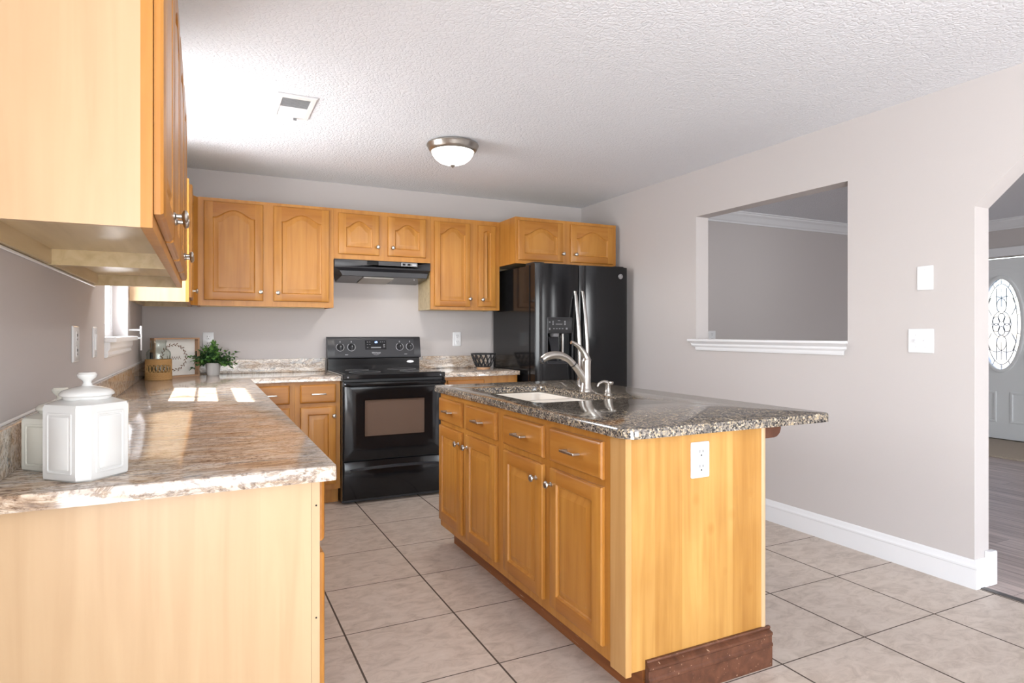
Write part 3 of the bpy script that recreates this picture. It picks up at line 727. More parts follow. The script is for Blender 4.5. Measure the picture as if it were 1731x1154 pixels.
pts = spl([(.004, 0, .030), (-.012, 0, .065), (-.045, 0, .110), (-.075, 0, .142)]); obj('spout', tube(B(), pts, along([.024, .021, .0185, .0175], len(pts)), 18, up=(0, 1, 0)), M['nickel'], t, smooth=50)
pts = spl([(-.077, 0, .144), (-.108, 0, .171), (-.150, 0, .190), (-.195, 0, .194), (-.232, 0, .186), (-.262, 0, .170)])
hd = obj('spray_head', tube(B(), pts, along([.0165, .0175, .0185, .0195, .0195, .0165], len(pts)), 18, up=(0, 1, 0)), M['nickel'], t, smooth=50)
obj('nozzle', tube(B(), [(-.258, 0, .171), (-.268, 0, .158)], .0135, 16, up=(0, 1, 0)), M['black_matte'], hd)
obj('joint_ring', tube(B(), [(-.0735, 0, .1405), (-.0775, 0, .1445)], .0182, 18, up=(0, 1, 0)), M['black_matte'], hd)
pts = spl([(.004, 0, .160), (.0, 0, .180), (-.016, 0, .205), (-.042, 0, .234), (-.070, 0, .252), (-.090, 0, .258)])
obj('lever', tube(B(), pts, along([.026, .020, .015, .0115, .0095, .009], len(pts)), 16, up=(0, 1, 0), flat=1.0), M['nickel'], t, smooth=50)
t = thing('soap_dispenser', 'small brushed nickel soap pump right of the faucet on the island', 'soap dispenser', (2.166, -2.615, CT))
obj('base', lathe(B(), [(0, 0), (.021, 0), (.021, .005), (.016, .010), (.0125, .03), (.0135, .042), (0, .042)], seg=24), M['nickel'], t, smooth=40)
pts = spl([(.0, 0, .040), (.0, 0, .052), (-.008, 0, .062), (-.030, 0, .066), (-.052, 0, .058), (-.062, 0, .044)])
obj('spout', tube(B(), pts, along([.011, .012, .011, .0075, .006, .005], len(pts)), 14, up=(0, 1, 0)), M['nickel'], t, smooth=50)
obj('pump_cap', lathe(B(), [(0, .050), (.014, .050), (.018, .058), (.017, .066), (0, .068)], (.012, 0, 0), 20), M['nickel'], t, smooth=40)

# ------------------------------------------------------------------ range
RW_, RD = .760, .0
rg = thing('electric_range', 'black freestanding electric range between the base cabinets on the back wall', 'stove', (1.2535, 0, 0))
b = B(); box(b, 0, RW_, -.660, -.03, .012, .905); box(b, .03, RW_-.03, -.62, -.05, 0, .02)
obj('body', b, M['black_matte'], rg)
b = B(); box(b, -.002, RW_+.002, -.700, -.075, .888, .926, bev=.006, seg=2)
ck = obj('cooktop', b, M['black'], rg)
obj('cooktop_glass', bx(.022, RW_-.022, -.672, -.095, .9255, .9285, bev=.001), M['black_glass'], ck)
for x, y, r in ((.20, -.50, .115), (.56, -.50, .09), (.20, -.23, .09), (.56, -.23, .115)):
    obj('burner_ring', tube(B(), [(x+r*math.cos(2*PI*i/40), y+r*math.sin(2*PI*i/40), .9284) for i in range(40)], .0009, 4, closed=True), M['mark_dim'], ck)
b = B()
for x in (.035, RW_-.035): lathe(b, [(0, -.7035), (.006, -.7035), (.006, -.698)], (x, 0, .905), 12, 'y')
obj('screw', b, M['mark_dim'], ck)
# backguard
g = loft(B(), [[(x, y, z) for y, z in [(-.040, .90), (-.085, .905), (-.085, 1.012), (-.074, 1.020), (-.040, 1.020)]] for x in (.004, RW_-.004)])
bg_ = obj('lower_backguard', g, M['black'], rg)
b = loft(B(), [[(x, y, z) for y, z in [(-.022, 1.018), (-.104, 1.018), (-.106, 1.024), (-.078, 1.178), (-.070, 1.187), (-.022, 1.187)]] for x in (-.002, RW_+.002)])
cp = obj('control_panel', b, M['panel_grey'], rg, smooth=40)
ANG = math.atan2(.028, .154)
def cpf(x, s, out=0):   # point on the sloping control face: x across, s up from its lower edge
    return (x, -.106+s*math.sin(ANG)-out*math.cos(ANG), 1.024+s*math.cos(ANG)-out*math.sin(ANG)*-1*-1)
def cface(u0, u1, s0, s1, o0, o1):
    return loft(B(), [[cpf(u0, s0, o), cpf(u1, s0, o), cpf(u1, s1, o), cpf(u0, s1, o)] for o in (o0, o1)])
obj('inset_panel', cface(.055, .705, .006, .146, -.001, .0008), M['panel_grey'], cp)
dsp = obj('display', cface(.296, .470, .062, .138, 0, .0022), M['black_glass'], cp)
b = B()
for (u, s, a, h) in [(.316, .124, .010, .004), (.335, .124, .010, .004), (.316, .104, .010, .004), (.335, .104, .010, .004), (.316, .080, .010, .004), (.424, .124, .008, .004), (.440, .124, .008, .004), (.456, .124, .008, .004), (.452, .100, .012, .008), (.452, .084, .012, .008), (.385, .079, .080, .009)]:
    loft(b, [[cpf(u-a/2, s-h/2, o_), cpf(u+a/2, s-h/2, o_), cpf(u+a/2, s+h/2, o_), cpf(u-a/2, s+h/2, o_)] for o_ in (.0015, .0028)])
obj('button_marks', b, M['mark_dim'], dsp)
b = B()
for (u, s, a, h) in [(.378, .122, .0022, .012), (.386, .128, .008, .0022), (.386, .122, .008, .0022), (.386, .116, .008, .0022), (.3905, .125, .0022, .007), (.3825, .119, .0022, .006), (.396, .122, .0022, .012)]:
    loft(b, [[cpf(u-a/2, s-h/2, o_), cpf(u+a/2, s-h/2, o_), cpf(u+a/2, s+h/2, o_), cpf(u-a/2, s+h/2, o_)] for o_ in (.0015, .0032)])
obj('blue_digits', b, M['blue_led'], dsp, label='glowing blue clock digits')
b = text_bm('Whirlpool', .017, lambda x, y, z: cpf(.385+x, .034+y, .0008+z)); obj('lettering', b, M['mark'], cp)
b = B(); tube(b, [cpf(.385+.026*math.cos(a_), .030+.012*math.sin(a_), .0012) for a_ in [R(200+14*i) for i in range(11)]], .0007, 5); obj('swoosh', b, M['mark'], cp)
for kx in (.097, .186, .583, .670):
    k = obj('knob', tube(B(), [cpf(kx, .083, .001), cpf(kx, .083, .010), cpf(kx, .083, .022), cpf(kx, .083, .024)], [.027, .024, .020, .018], 24, up=(1, 0, 0)), M['black_matte'], cp, smooth=40)
    b = B(); loft(b, [[cpf(kx-.0045, .063, o_), cpf(kx+.0045, .063, o_), cpf(kx+.0035, .104, o_), cpf(kx-.0035, .104, o_)] for o_ in (.020, .031)])
    obj('grip', b, M['panel_grey'], k)
    b = B(); tube(b, [cpf(kx+.031*math.sin(a_), .083+.031*math.cos(a_), .0012) for a_ in [R(35+10*i) for i in range(30)]], .0016, 6); obj('dial_ring', b, M['mark'], k)
    b = B(); loft(b, [[cpf(kx-.004, .120, o_), cpf(kx+.004, .120, o_), cpf(kx+.004, .133, o_), cpf(kx-.004, .133, o_)] for o_ in (.0005, .0016)]); obj('dial_mark', b, M['mark_dim'], k)
    b = B(); loft(b, [[cpf(kx-.0012, .090, o_), cpf(kx+.0012, .090, o_), cpf(kx+.0012, .102, o_), cpf(kx-.0012, .102, o_)] for o_ in (.030, .0316)]); obj('pointer', b, M['mark'], k)
b = B()
for u in (.145, .632): loft(b, [[cpf(u-.012, .020, o_), cpf(u+.012, .020, o_), cpf(u+.012, .0225, o_), cpf(u-.012, .0225, o_)] for o_ in (.0005, .0014)])
obj('caption_marks', b, M['mark'], cp)
b = plate([(.676+.031*math.cos(2*PI*i/32), .981+.010*math.sin(2*PI*i/32)) for i in range(32)], [], XZ, -.0845, -.0875, ease=.001); obj('oval_badge', b, M['silver'], bg_, label='silver oval badge')
# oven door
b = plate(rrect(.004, RW_-.004, .312, .866, .006, 2), [rrect(.150, .602, .476, .742, .006, 2)], XZ, -.662, -.700, ease=.006)
od = obj('oven_door', b, M['black'], rg, smooth=40)
obj('oven_window', bx(.148, .604, -.694, -.690, .474, .744), M['oven_glass'], od, label='oven window with a brown cabinet reflection painted in')
b = plate(rrect(.146, .606, .472, .746, .006, 2), [rrect(.154, .598, .480, .738, .004, 2)], XZ, -.699, -.7015); obj('window_border', b, M['black_glass'], od)
b = B(); pr_ = [(-.700, .842), (-.738, .840), (-.750, .846), (-.752, .858), (-.744, .868), (-.700, .872)]
loft(b, [[(x, y+dy, z) for y, z in pr_] for x, dy in ((.004, .020), (.02, .006), (.06, 0), (RW_/2, -.004), (RW_-.06, 0), (RW_-.02, .006), (RW_-.004, .020))])
obj('handle', b, M['black'], od, smooth=40)
b = B()
for z in (.56, .65): tube(b, [(.16, -.672, z), (.59, -.672, z)], .003, 8)
obj('oven_rack', b, M['silver'], od)
# storage drawer
b = plate(rrect(.006, RW_-.006, .034, .304, .006, 2), [], XZ, -.662, -.698, ease=.005); dw = obj('storage_drawer', b, M['black'], rg, smooth=40)
b = B(); loft(b, [[(x, y, z+dz) for y, z in [(-.697, .236), (-.714, .238), (-.716, .246), (-.706, .254), (-.697, .256)]] for x, dz in ((.05, -.006), (.10, .0), (.20, .005), (RW_/2, .008), (RW_-.20, .005), (RW_-.10, 0), (RW_-.05, -.006))])
obj('handle', b, M['panel_grey'], dw, smooth=40)
obj('side_trim', bx(-.003, .006, -.690, -.655, .03, .885), M['black'], rg)
obj('side_trim', bx(RW_-.006, RW_+.003, -.690, -.655, .03, .885), M['black'], rg)

# ------------------------------------------------------------------ range hood
hd_ = thing('range_hood', 'slim black range hood under the short cabinet above the range', 'range hood', (1.2605, 0, 1.62))
b = plate(rrect(0, .760, .100, .1635, .003, 2), [rect(.250, .334, .130, .156), rect(.340, .424, .130, .156), rect(.430, .510, .130, .156)], XZ, -.020, -.340, ease=.003)
obj('housing', b, M['panel_grey'], hd_, smooth=30)
b = B(); top = [(.004, -.30), (.756, -.30), (.756, -.005), (.004, -.005)]
loft(b, [[(.004, -.328, .101), (.756, -.328, .101), (.756, -.004, .101), (.004, -.004, .101)], [(.045, -.300, .080), (.752, -.300, .080), (.752, -.004, .08), (.045, -.004, .08)], [(.070, -.296, .044), (.742, -.296, .044), (.742, -.004, .012), (.070, -.004, .012)]])
sk_ = obj('skirt', b, M['panel_grey'], hd_)
b = loft(B(), [[(.066, -.298, .0442+z), (.744, -.298, .0442+z), (.744, -.004, .0118+z), (.066, -.004, .0118+z)] for z in (0, -.004)]); obj('bottom_pan', b, M['black'], hd_)
b = loft(B(), [[(.235, -.270, .0365+z), (.475, -.270, .0365+z), (.475, -.030, .0100+z), (.235, -.030, .0100+z)] for z in (0, -.006)]); obj('filter', b, M['filter'], hd_, label='grey metal mesh grease filter')
obj('vent_back', bx(.245, .515, -.330, -.322, .126, .160), M['hole'], hd_)
sw = obj('switch_panel', bx(.516, .650, -.3425, -.338, .128, .158, bev=.001), M['mark_dim'], hd_)
b = B()
for x in (.540, .580): box(b, x-.011, x+.011, -.3465, -.342, .135, .150, bev=.001)
obj('rocker_switch', b, M['black'], sw)
obj('switch_marks', bx(.606, .640, -.3432, -.3420, .138, .147), M['mark'], sw)
obj('lamp_screw', lathe(B(), [(0, .0), (.004, .0), (.004, .012)], (.655, -.24, .028), 10), M['mark'], hd_)

# ------------------------------------------------------------------ refrigerator
FX0 = 2.712
fr = thing('refrigerator', 'tall black side-by-side refrigerator with steel handles in the back right corner', 'refrigerator', (FX0, 0, 0))
b = B(); box(b, 0, .895, -.745, -.05, .02, 1.762, bev=.004); box(b, .04, .855, -.70, -.10, 0, .03); obj('body', b, M['black'], fr)
obj('toe_grille', bx(.01, .885, -.775, -.745, .02, .085), M['black_matte'], fr)
def fdoor(x0, x1, z0, z1, hole=None):
    bm = B(); yb = -.757
    xs = sorted({x0+.0+(x1-x0)*i/14 for i in range(15)} | ({hole[0], hole[1]} if hole else set()))
    zs = sorted({z0+(z1-z0)*i/4 for i in range(5)} | ({hole[2], hole[3]} if hole else set()))
    def yy(x):
        u = abs((x-(x0+x1)/2)/((x1-x0)/2)); return -.842-.014*(1-u**2)+(.010 if u > .999 else 0)
    F = {(i, j): bm.verts.new((x, yy(x), z)) for i, x in enumerate(xs) for j, z in enumerate(zs)}
    Bk = {(i, j): bm.verts.new((x, yb, z)) for i, x in enumerate(xs) for j, z in enumerate(zs)}
    nx, nz = len(xs)-1, len(zs)-1
    def inside(i, j):
        if not hole: return False
        cx = (xs[i]+xs[i+1])/2; cz = (zs[j]+zs[j+1])/2
        return hole[0] < cx < hole[1] and hole[2] < cz < hole[3]
    D = {}
    for i in range(nx):
        for j in range(nz):
            q = [(i, j), (i+1, j), (i+1, j+1), (i, j+1)]
            if inside(i, j):
                for k in q:
                    if k not in D: D[k] = bm.verts.new((F[k].co.x, -.772, F[k].co.z))
                bm.faces.new([D[k] for k in q])
                for a, c, ni, nj in ((0, 1, i, j-1), (1, 2, i+1, j), (2, 3, i, j+1), (3, 0, i-1, j)):
                    if not inside(ni, nj): bm.faces.new([F[q[a]], F[q[c]], D[q[c]], D[q[a]]]) if q[a] in D and q[c] in D else None
            else: bm.faces.new([F[k] for k in q])
            bm.faces.new([Bk[k] for k in q])
    for i in range(nx):
        for j in (0, nz): bm.faces.new([F[(i, j)], F[(i+1, j)], Bk[(i+1, j)], Bk[(i, j)]])
    for j in range(nz):
        for i in (0, nx): bm.faces.new([F[(i, j)], F[(i, j+1)], Bk[(i, j+1)], Bk[(i, j)]])
    return bm
hx0, hx1, hz0, hz1 = .108, .330, .985, 1.218
fd = obj('door', fdoor(.004, .408, .095, 1.772, (hx0, hx1, hz0, hz1)), M['black'], fr, smooth=30, label='left freezer door with dispenser')
b = plate(rrect(.102, .336, 1.216, 1.342, .008, 3), [], XZ, -.842, -.862, ease=.004); pn = obj('dispenser_panel', b, M['black_matte'], fd, smooth=40)
b = plate(rrect(.100, .338, .972, 1.346, .012, 3), [rrect(.107, .331, .984, 1.220, .006, 3)], XZ, -.845, -.8585, ease=.002); obj('dispenser_surround', b, M['panel_grey'], fd)
b = B()
for x, z, a, h in [(.122, 1.306, .012, .010), (.152, 1.312, .012, .008), (.152, 1.300, .012, .008), (.152, 1.288, .012, .008), (.262, 1.312, .014, .008), (.262, 1.300, .014, .008), (.262, 1.288, .014, .008),
                   (.207, 1.318, .022, .004), (.207, 1.290, .060, .006), (.122, 1.252, .012, .016), (.160, 1.254, .014, .007), (.186, 1.254, .014, .007), (.212, 1.254, .014, .007), (.240, 1.254, .014, .007), (.278, 1.254, .016, .014)]:
    box(b, x-a/2, x+a/2, -.8632, -.8615, z-h/2, z+h/2)
obj('button_marks', b, M['mark_dim'], pn)
obj('spout', lathe(B(), [(.0, 1.190), (.034, 1.190), (.038, 1.205), (.038, 1.222), (0, 1.222)], (.195, -.81, 0), 20), M['mark_dim'], fd, smooth=40)
b = loft(B(), [[(.150, -.795, 1.185), (.240, -.795, 1.185), (.240, -.785, 1.185), (.150, -.785, 1.185)], [(.165, -.835, 1.02), (.225, -.835, 1.02), (.225, -.826, 1.02), (.165, -.826, 1.02)]]); obj('paddle', b, M['panel_grey'], fd)
obj('cavity_trim', bx(.262, .284, -.812, -.772, .990, 1.216, bev=.004), M['steel'], fd)
obj('drip_tray', bx(.115, .323, -.850, -.775, .985, .993), M['panel_grey'], fd)
fd2 = obj('door', fdoor(.414, .893, .095, 1.772), M['black'], fr, smooth=30, label='wide right refrigerator door')
b = lathe(B(), [(0, -.856), (.021, -.856), (.022, -.854), (.022, -.842)], (.812, 0, 1.694), 28, 'y'); bd = obj('round_badge', b, M['silver'], fd2, smooth=30, label='round silver maker badge')
b = B(); tube(b, [(.812+.0165*math.cos(2*PI*i/32), -.8565, 1.694+.0165*math.sin(2*PI*i/32)) for i in range(32)], .0012, 6, closed=True)
tube(b, [(.812-.010+.0055*math.cos(a_)*1.0, -.8568, 1.696+.009*math.sin(a_)) for a_ in [R(40+18*i) for i in range(17)]]+[(.806, -.8568, 1.694), (.802, -.8568, 1.694)], .0011, 6)
tube(b, [(.812+.0075+.0045*math.cos(a_), -.8568, 1.698+.0045*math.sin(a_)) for a_ in [R(40+16*i) for i in range(15)]]+[(.816+.0035+.0055*math.cos(a_), -.8568, 1.689+.005*math.sin(a_)) for a_ in [R(100+16*i) for i in range(14)]], .0011, 6)
obj('monogram', b, M['panel_grey'], bd)
for x, dd in ((.362, fd), (.434, fd2)):
    pts = spl([(x, -.852, 1.556), (x, -.872, 1.48), (x, -.905, 1.28), (x, -.922, 1.05), (x, -.905, .82), (x, -.872, .62), (x, -.852, .54)], 6)
    obj('handle', tube(B(), pts, along([.013, .015, .0165, .017, .0165, .015, .013], len(pts)), 14, up=(1, 0, 0), flat=1.05), M['steel'], dd, smooth=50, label='bowed brushed steel handle')
b = B()
for x in (.06, .835): box(b, x-.05, x+.05, -.80, -.66, 1.762, 1.786, bev=.008, seg=2)
obj('hinge_cover', b, M['black_matte'], fr)
obj('seam_trim', bx(.4085, .4135, -.80, -.757, .10, 1.768), M['hole'], fr)

# ------------------------------------------------------------------ outlets and switch plates (local: plate faces -y)
def duplex(label, loc, rz, cat='outlet', wd=.076, h=.124, kind='outlet', group='white wall plates', name='outlet'):
    t = thing(name, label, cat, loc, rz, group)
    loops = [[(u, -y, v) for u, v in rrect(-wd/2+i, wd/2-i, -h/2+i, h/2-i, .005, 3)] for i, y in ((0, .0005), (0, .003), (.003, .0065), (.005, .007))]
    obj('plate', loft(B(), loops), M['plate'], t, smooth=40)
    if kind == 'outlet':
        for z in (.0255, -.0255):
            f = obj('receptacle', plate(rrect(-.0165, .0165, z-.019, z+.019, .012, 5), [], XZ, -.006, -.0085, ease=.0008), M['plate'], t, smooth=40)
            b = B(); box(b, -.0085, -.006, -.0092, -.0082, z+.000, z+.010); box(b, .006, .0085, -.0092, -.0082, z+.001, z+.009)
            lathe(b, [(0, -.0092), (.003, -.0092), (.003, -.0082)], (0, 0, z-.009), 10, 'y'); obj('slots', b, M['hole'], f)
        obj('screw', lathe(B(), [(0, -.0085), (.003, -.0080), (.003, -.0065)], seg=10, axis='y'), M['plate'], t)
    elif kind == 'rocker':
        obj('rocker', plate(rrect(-.0165, .0165, -.033, .033, .003, 2), [], XZ, -.006, -.0105, ease=.001), M['plate'], t)
        b = B()
        for z in (.048, -.048): lathe(b, [(0, -.0082), (.003, -.0078), (.003, -.0065)], (0, 0, z), 10, 'y')
        obj('screw', b, M['mark'], t)
    elif kind == 'toggle2':
        for x in (-.023, .023):
            b = loft(B(), [[(x-.005, -.006, -.012), (x+.005, -.006, -.012), (x+.005, -.006, .012), (x-.005, -.006, .012)], [(x-.004, -.018, -.010), (x+.004, -.018, -.010), (x+.004, -.018, -.002), (x-.004, -.018, -.002)]])
            obj('toggle', b, M['plate'], t)
            b = B()
            for z in (.030, -.030): lathe(b, [(0, -.0082), (.003, -.0078), (.003, -.0065)], (x, 0, z), 10, 'y')
            obj('screw', b, M['mark'], t)
    elif kind == 'blank':
        b = B()
        for z in (.042, -.042): lathe(b, [(0, -.0082), (.003, -.0078), (.003, -.0065)], (0, 0, z), 10, 'y')
        obj('screw', b, M['mark'], t)
    return t
duplex('white outlet on the back wall behind the potted plant', (.404, -.0005, 1.163), 0)
duplex('white outlet on the back wall between the range and the refrigerator', (2.380, -.0005, 1.165), 0)
duplex('white outlet low on the striped end panel of the island', (1.916, IY-IW-.0015, .783), 0, wd=.082)
duplex('white outlet on the left wall nearer the camera, beside the canisters', (WL+.0005, -2.60, 1.183), R(90), wd=.110)
duplex('narrow white switch plate on the left wall just before the window', (WL+.0005, -2.185, 1.184), R(90), kind='rocker', name='light_switch', cat='light switch')
duplex('upper of two white plates on the right wall, a blank one', (WR-.0005, -3.245, 1.501), R(-90), kind='blank', wd=.081, name='blank_wall_plate', cat='wall plate')
duplex('lower, wider white double switch plate on the right wall', (WR-.0005, -3.224, 1.180), R(-90), kind='toggle2', wd=.128, name='light_switch', cat='light switch')
duplex('small white outlet on the far room wall, seen in the corner of the pass-through', (5.12, -.2505, 1.180), 0, wd=.10)

# cord cleats by the window sill
for k, (y, z0, z1, lab) in enumerate(((-.845, 1.117, 1.262, 'long white cord cleat on the left wall at the end of the window sill'), (-.885, 1.215, 1.262, 'short white cord cleat above the end of the window sill'))):
    b = B(); tube(b, [(WL+.060, y, z0), (WL+.060, y, z1)], .004, 8); tube(b, [(WL+.001, y, (z0+z1)/2), (WL+.060, y, (z0+z1)/2)], .005, 8)
    tag(obj('cord_cleat', b, M['white'], smooth=40), lab, 'cord cleat', 'white cord cleats')

# ------------------------------------------------------------------ ceiling light and vent
t = thing('ceiling_light', 'round flush ceiling light with lit white dome and nickel ring', 'ceiling light', (1.806, -1.412, HR))
obj('ring', lathe(B(), [(.0, -.001), (.150, -.001), (.162, -.006), (.167, -.016), (.160, -.026), (.155, -.040), (.146, -.052), (.138, -.056), (.132, -.050), (0, -.045)], seg=48), M['nickel'], t, smooth=35)
obj('glass_dome', lathe(B(), [(.134, -.050), (.134, -.056), (.128, -.076), (.112, -.099), (.086, -.119), (.052, -.132), (.016, -.138), (0, -.138)], seg=48, cap=False), M['dome'], t, smooth=60)
obj('finial', lathe(B(), [(.0, -.136), (.015, -.136), (.016, -.142), (.009, -.148), (.005, -.154), (0, -.156)], seg=20), M['nickel'], t, smooth=40)
light('SPOT', 'ceiling_lamp_glow', (1.806, -1.412, 2.265), 16, (1, .95, .88), aim=(0, 0, -1), spot_size=R(165), spot_blend=.35, shadow_soft_size=.10)
t = thing('ceiling_vent', 'rectangular white louvred air register on the ceiling near the left cabinets', 'air vent', (.806, -1.655, HR))
b = plate(rect(-.098, .098, -.180, .180), [rect(-.068, .068, -.136, -.006), rect(-.068, .068, .006, .142)], XY, -.001, -.010, ease=.004); obj('frame', b, M['plate'], t)
obj('backing', bx(-.068, .068, -.137, .143, -.002, -.0005), M['hole'], t)
for side in (0, 1):
    for k in range(9):
        y = (-.128+k*.0143) if side == 0 else (.014+k*.0148)
        a = R(42 if side == 0 else -42); dy, dz = .0075*math.cos(a), .0075*math.sin(a)
        b = loft(B(), [[(x, y-dy, -.0085-dz*.8), (x, y+dy, -.0085+dz*.8), (x, y+dy, -.0075+dz*.8), (x, y-dy, -.0075-dz*.8)] for x in (-.068, .068)])
        obj('louvre', b, M['plate'], t)
obj('lever', bx(.018, .036, .158, .166, -.022, -.008), M['mark_dim'], t)

# ------------------------------------------------------------------ counter things
def octa(hs, c): return [(hs, -hs+c), (hs, hs-c), (hs-c, hs), (-hs+c, hs), (-hs, hs-c), (-hs, -hs+c), (-hs+c, -hs), (hs-c, -hs)]
def canister(label, loc, rz, hs, H, mt, grp):
    t = thing('canister', label, 'canister', loc, rz, grp)
    c = hs*.30
    lv = [(hs*.93, 0), (hs*.99, .004), (hs, .012), (hs, H-.006), (hs*.96, H), (hs*.72, H+.006), (hs*.60, H+.010)]
    b = loft(B(), [[(x, y, z) for x, y in octa(h, c*h/hs)] for h, z in lv])
    obj('body', b, mt, t, smooth=35)
    for k in range(4):
        for s, i0 in ((.78, 0), (.66, 1)):
            a = hs*s-.008-c*.4*(1 if i0 == 0 else 1.0)
            zz0, zz1 = H*(.10+.05*i0), H*(.90-.05*i0)
            f = lambda u, v, q, k=k: tuple(Matrix.Rotation(k*PI/2, 3, 'Z') @ Vector((u, -q, v)))
            obj('raised_panel', plate(rrect(-a, a, zz0, zz1, .004, 2), [rrect(-a+.005, a-.005, zz0+.005, zz1-.005, .003, 2)] if i0 == 0 else [], f, hs-.001, hs+.0018, ease=.0012), mt, t, smooth=40)
    lr = hs*.80
    b = lathe(B(), [(0, H+.008), (lr*.86, H+.008), (lr*.90, H+.014), (lr, H+.017), (lr, H+.021), (lr*.90, H+.027), (lr*.55, H+.033), (lr*.22, H+.036), (lr*.15, H+.042), (lr*.18, H+.047), (lr*.34, H+.054), (lr*.38, H+.060), (lr*.30, H+.065), (0, H+.066)], seg=36)
    obj('lid', b, mt, t, smooth=40)
canister('large white ceramic canister with knobbed lid at the near left of the counter', (.150, -3.562, CT), R(48), .063, .158, M['ceramic'], 'white ceramic canisters')
canister('smaller cream canister half hidden behind the large white one', (.080, -3.428, CT), R(48), .058, .117, M['ceramic2'], 'white ceramic canisters')

# glass jar in woven sleeve
t = thing('glass_jar', 'clear glass jar in a woven seagrass sleeve in the back left corner', 'jar', (.107, -.462, CT))
out_ = [(.066, .004), (.070, .010), (.070, .145), (.072, .165), (.070, .180), (.060, .196), (.047, .205), (.0445, .212), (.0445, .238), (.048, .246), (.050, .254), (.0465, .256)]
inn = [(.043, .250), (.041, .238), (.041, .214), (.045, .202), (.057, .192), (.067, .178), (.0685, .165), (.0665, .145), (.0665, .016), (.060, .010), (.0, .009)]
obj('glass', lathe(B(), [(0, .004)]+out_+inn, seg=40), M['jar_glass'], t, smooth=50)
b = B()
for z0, z1 in ((.0, .048), (.098, .134)):
    n = 9
    for k in range(n):
        z = z0+(z1-z0)*(k+.5)/n
        tube(b, [((.0755+.0012*math.sin(11*PI*i/16+k*PI))*math.cos(2*PI*i/64), (.0755+.0012*math.sin(11*PI*i/16+k*PI))*math.sin(2*PI*i/64), z) for i in range(64)], (z1-z0)/n*.62, 6, closed=True)
sl = obj('woven_sleeve', b, M['rattan'], t, smooth=60)
b = B()
for k in range(20):
    a0 = 2*PI*k/20
    for s in (-1, 1):
        tube(b, [(.0755*math.cos(a0+s*.075*(math.cos(q*PI*2)*.5+.5)*1.6), .0755*math.sin(a0+s*.075*(math.cos(q*PI*2)*.5+.5)*1.6), .044+.058*q) for q in [i/8 for i in range(9)]], .0028, 6)
obj('twisted_strands', b, M['rattan'], sl, smooth=60)

# wooden tray with printed wreath, standing diagonally
TW, TH, TD = .335, .272, .046
t = thing('tray', 'wooden tray with white wreath print standing on edge in the back corner', 'tray', (.320, -.128, CT), R(36+180))
# local frame after turn: x runs from the right end towards the left wall, the open side faces +y
b = plate(rect(0, TW, .0, TH), [rect(.010, TW-.010, .010, TH-.010)], XZ, -.001, TD)
# hand holes shown as dark slots through the end walls
obj('tray_frame', b, M['tray_wood'], t)
pb = obj('print_panel', bx(.009, TW-.009, 0, .006, .009, TH-.009), M['print'], t, label='white panel printed with a brown leaf wreath')
b = B()
for s in (.0, TW-.0): box(b, s-.0105, s+.0105, .014, .030, TH/2-.040, TH/2+.040)
obj('hand_hole', b, M['hole'], t)
b = B(); cxw, czw, rw = TW/2, TH/2, .088
tube(b, [(cxw+rw*math.cos(2*PI*i/48), .0068, czw+rw*math.sin(2*PI*i/48)) for i in range(48)], .0007, 5, closed=True)
for k in range(44):
    a0 = 2*PI*k/44; s = 1 if k % 2 else -1
    px, pz = cxw+rw*math.cos(a0), czw+rw*math.sin(a0); d = a0+PI/2+s*(.55+.25*math.sin(k*1.7))
    L_ = .022; w_ = .0036
    ax, az = math.cos(d), math.sin(d); nx_, nz_ = -az, ax
    v = [(px, pz), (px+ax*L_*.5+nx_*w_, pz+az*L_*.5+nz_*w_), (px+ax*L_, pz+az*L_), (px+ax*L_*.5-nx_*w_, pz+az*L_*.5-nz_*w_)]
    loft(b, [[(x, y, z) for x, z in v] for y in (.0055, .0070)])
tube(b, [(cxw+.050-.010*i*.62+.004*math.sin(i*2.2), .0068, czw+.014*math.cos(i*2.2)-.002) for i in range(17)], .0014, 5)
obj('wreath', b, M['ink'], pb)

# potted plant
t = thing('potted_plant', 'bushy green leafy plant in a pale cement pot on the back counter', 'potted plant', (.434, -.150, CT))
obj('pot', lathe(B(), [(0, 0), (.040, 0), (.042, .004), (.046, .030), (.050, .084), (.051, .090), (.046, .090), (.044, .076), (0, .076)], seg=32), M['pot'], t, smooth=40)
obj('soil', lathe(B(), [(0, .080), (.030, .079), (.0445, .077), (.0445, .0755)], seg=24), M['soil'], t)
def leaf(bm, p, d, up, L, w_, mi):
    d = d.normalized(); side = d.cross(up)
    if side.length < 1e-4: side = d.orthogonal()
    side.normalize(); n = side.cross(d).normalized()
    rows = [(0, .08, 0), (.28, .82, .10), (.55, 1, .12), (.82, .55, .05), (1, .03, -.10)]
    A, C_, B_ = [], [], []
    for s, q, h in rows:
        c = p+d*(L*s)+n*(L*h*.8)
        A.append(bm.verts.new(c+side*w_*q*.5+n*.0015)); C_.append(bm.verts.new(c-n*w_*q*.14)); B_.append(bm.verts.new(c-side*w_*q*.5+n*.0015))
    for i in range(4):
        bm.faces.new([A[i], C_[i], C_[i+1], A[i+1]]).material_index = mi; bm.faces.new([C_[i], B_[i], B_[i+1], C_[i+1]]).material_index = mi
fb, sb = B(), B()
rnd = random.Random(5)
stems = []
for k in range(52):
    a = 2*PI*k*.618; el = rnd.uniform(.05, 1.45); L_ = rnd.uniform(.060, .108)
    stems.append((a, el, L_))
stems += [(PI*1.22, .35, .185), (PI*1.25, .22, .15), (PI*1.3, .1, .12), (0.0, .55, .150), (.15, .40, .125), (-.3, .1, .12), (PI*.5, 1.45, .125), (-PI*.5, 1.35, .115), (1.2, 1.40, .12), (PI*1.15, -.15, .12), (-.6, -.1, .11)]
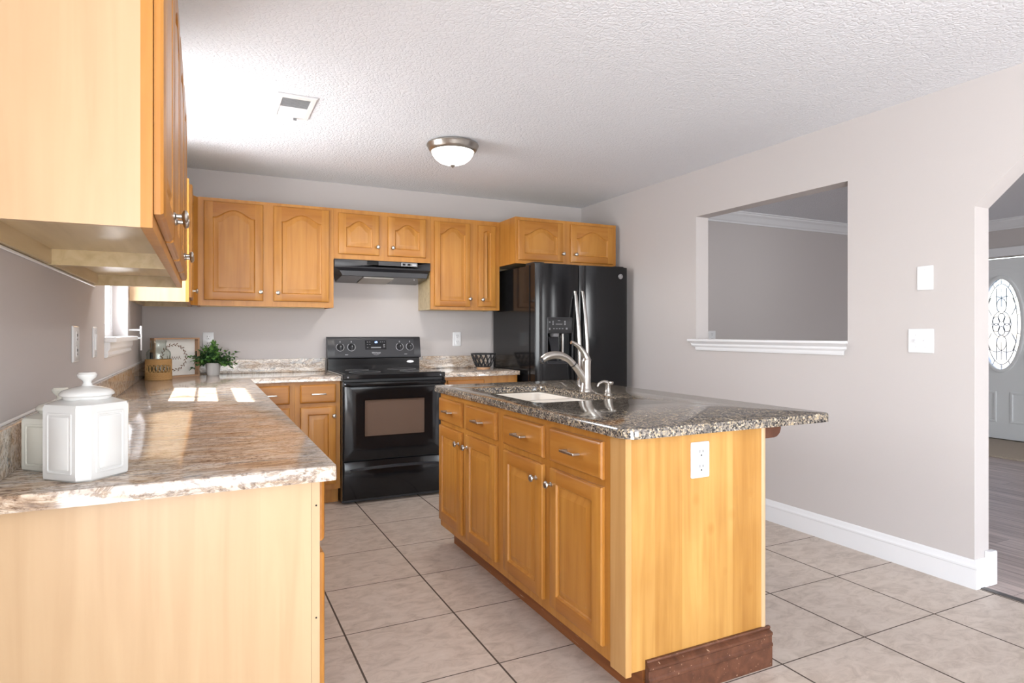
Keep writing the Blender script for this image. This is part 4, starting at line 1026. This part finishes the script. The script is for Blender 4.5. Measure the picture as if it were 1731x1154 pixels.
for a, el, L_ in stems:
    p0 = Vector((.022*math.cos(a), .022*math.sin(a), .078))
    dirv = Vector((math.cos(a)*math.cos(el), math.sin(a)*math.cos(el)*.8, math.sin(el)))
    pts = []
    for i in range(7):
        s = i/6; q = p0+Vector((0, 0, .028*math.sin(min(1, s*2)*PI/2)))+dirv*L_*s+Vector((0, 0, -.030*s*s*math.cos(el)))
        if q.y > .118: q.y = .118
        pts.append(q)
    tube(sb, pts, [.0016*(1-.5*i/6) for i in range(7)], 5)
    for i in range(2, 7):
        td = (pts[min(6, i+1)]-pts[i-1]).normalized()
        for s in (-1, 1):
            sd = td.cross(Vector((0, 0, 1))); sd = sd.normalized() if sd.length > .05 else Vector((math.cos(a+1.57), math.sin(a+1.57), 0))
            d = td*rnd.uniform(.0, .5)+sd*s*rnd.uniform(.4, 1)+Vector((rnd.uniform(-.5, .5), rnd.uniform(-.5, .2), rnd.uniform(-.6, .6)))
            leaf(fb, pts[i], d, Vector((rnd.uniform(-.4, .4), -.7, .8)), rnd.uniform(.022, .033), rnd.uniform(.013, .019), 1 if (i > 4 and rnd.random() < .6) or rnd.random() < .18 else 0)
    leaf(fb, pts[6], (pts[6]-pts[5]), Vector((0, 0, 1)), .034, .017, 1)
for v in fb.verts:
    if v.co.y > .126: v.co.y = .126-(v.co.y-.126)*.2
    if v.co.z < .004: v.co.z = .004
obj('foliage', fb, [M['leaf_dark'], M['leaf_lite']], t, smooth=60)
obj('stems', sb, M['leaf_dark'], t)

# black wire bowl
t = thing('bowl', 'black openwork wire bowl on a wood foot on the counter beside the refrigerator', 'bowl', (2.506, -.300, CT))
b = B(); R0, R1, z0, z1 = .062, .104, .022, .128
for r, z, q in ((R0, z0, .004), (R1, z1, .0055)): tube(b, [(r*math.cos(2*PI*i/40), r*math.sin(2*PI*i/40), z) for i in range(40)], q, 8, closed=True)
for k in range(14):
    for s in (-1, 1):
        a0 = 2*PI*k/14
        tube(b, [((R0+(R1-R0)*q**.8)*math.cos(a0+s*.52*q), (R0+(R1-R0)*q**.8)*math.sin(a0+s*.52*q), z0+(z1-z0)*q) for q in [i/6 for i in range(7)]], .0042, 6)
obj('wire_lattice', b, M['black_matte'], t, smooth=50)
obj('wood_foot', lathe(B(), [(0, 0), (.056, 0), (.058, .003), (.058, .017), (.055, .020), (0, .020)], seg=36), M['light_wood'], t, smooth=40)

# rug by the front door
b = B(); rs = []
N = 60
o = rrect(7.33, 8.42, -2.55, -.55, .08, 8)
plate(o, [], XY, .001, .022, ease=.010, bm=b)
for v in b.verts:
    v.co.x += .006*math.sin(v.co.y*60); v.co.y += .006*math.sin(v.co.x*55)
tag(obj('rug', b, M['rug'], smooth=50), 'beige shag rug on the plank floor in front of the white front door', 'rug')
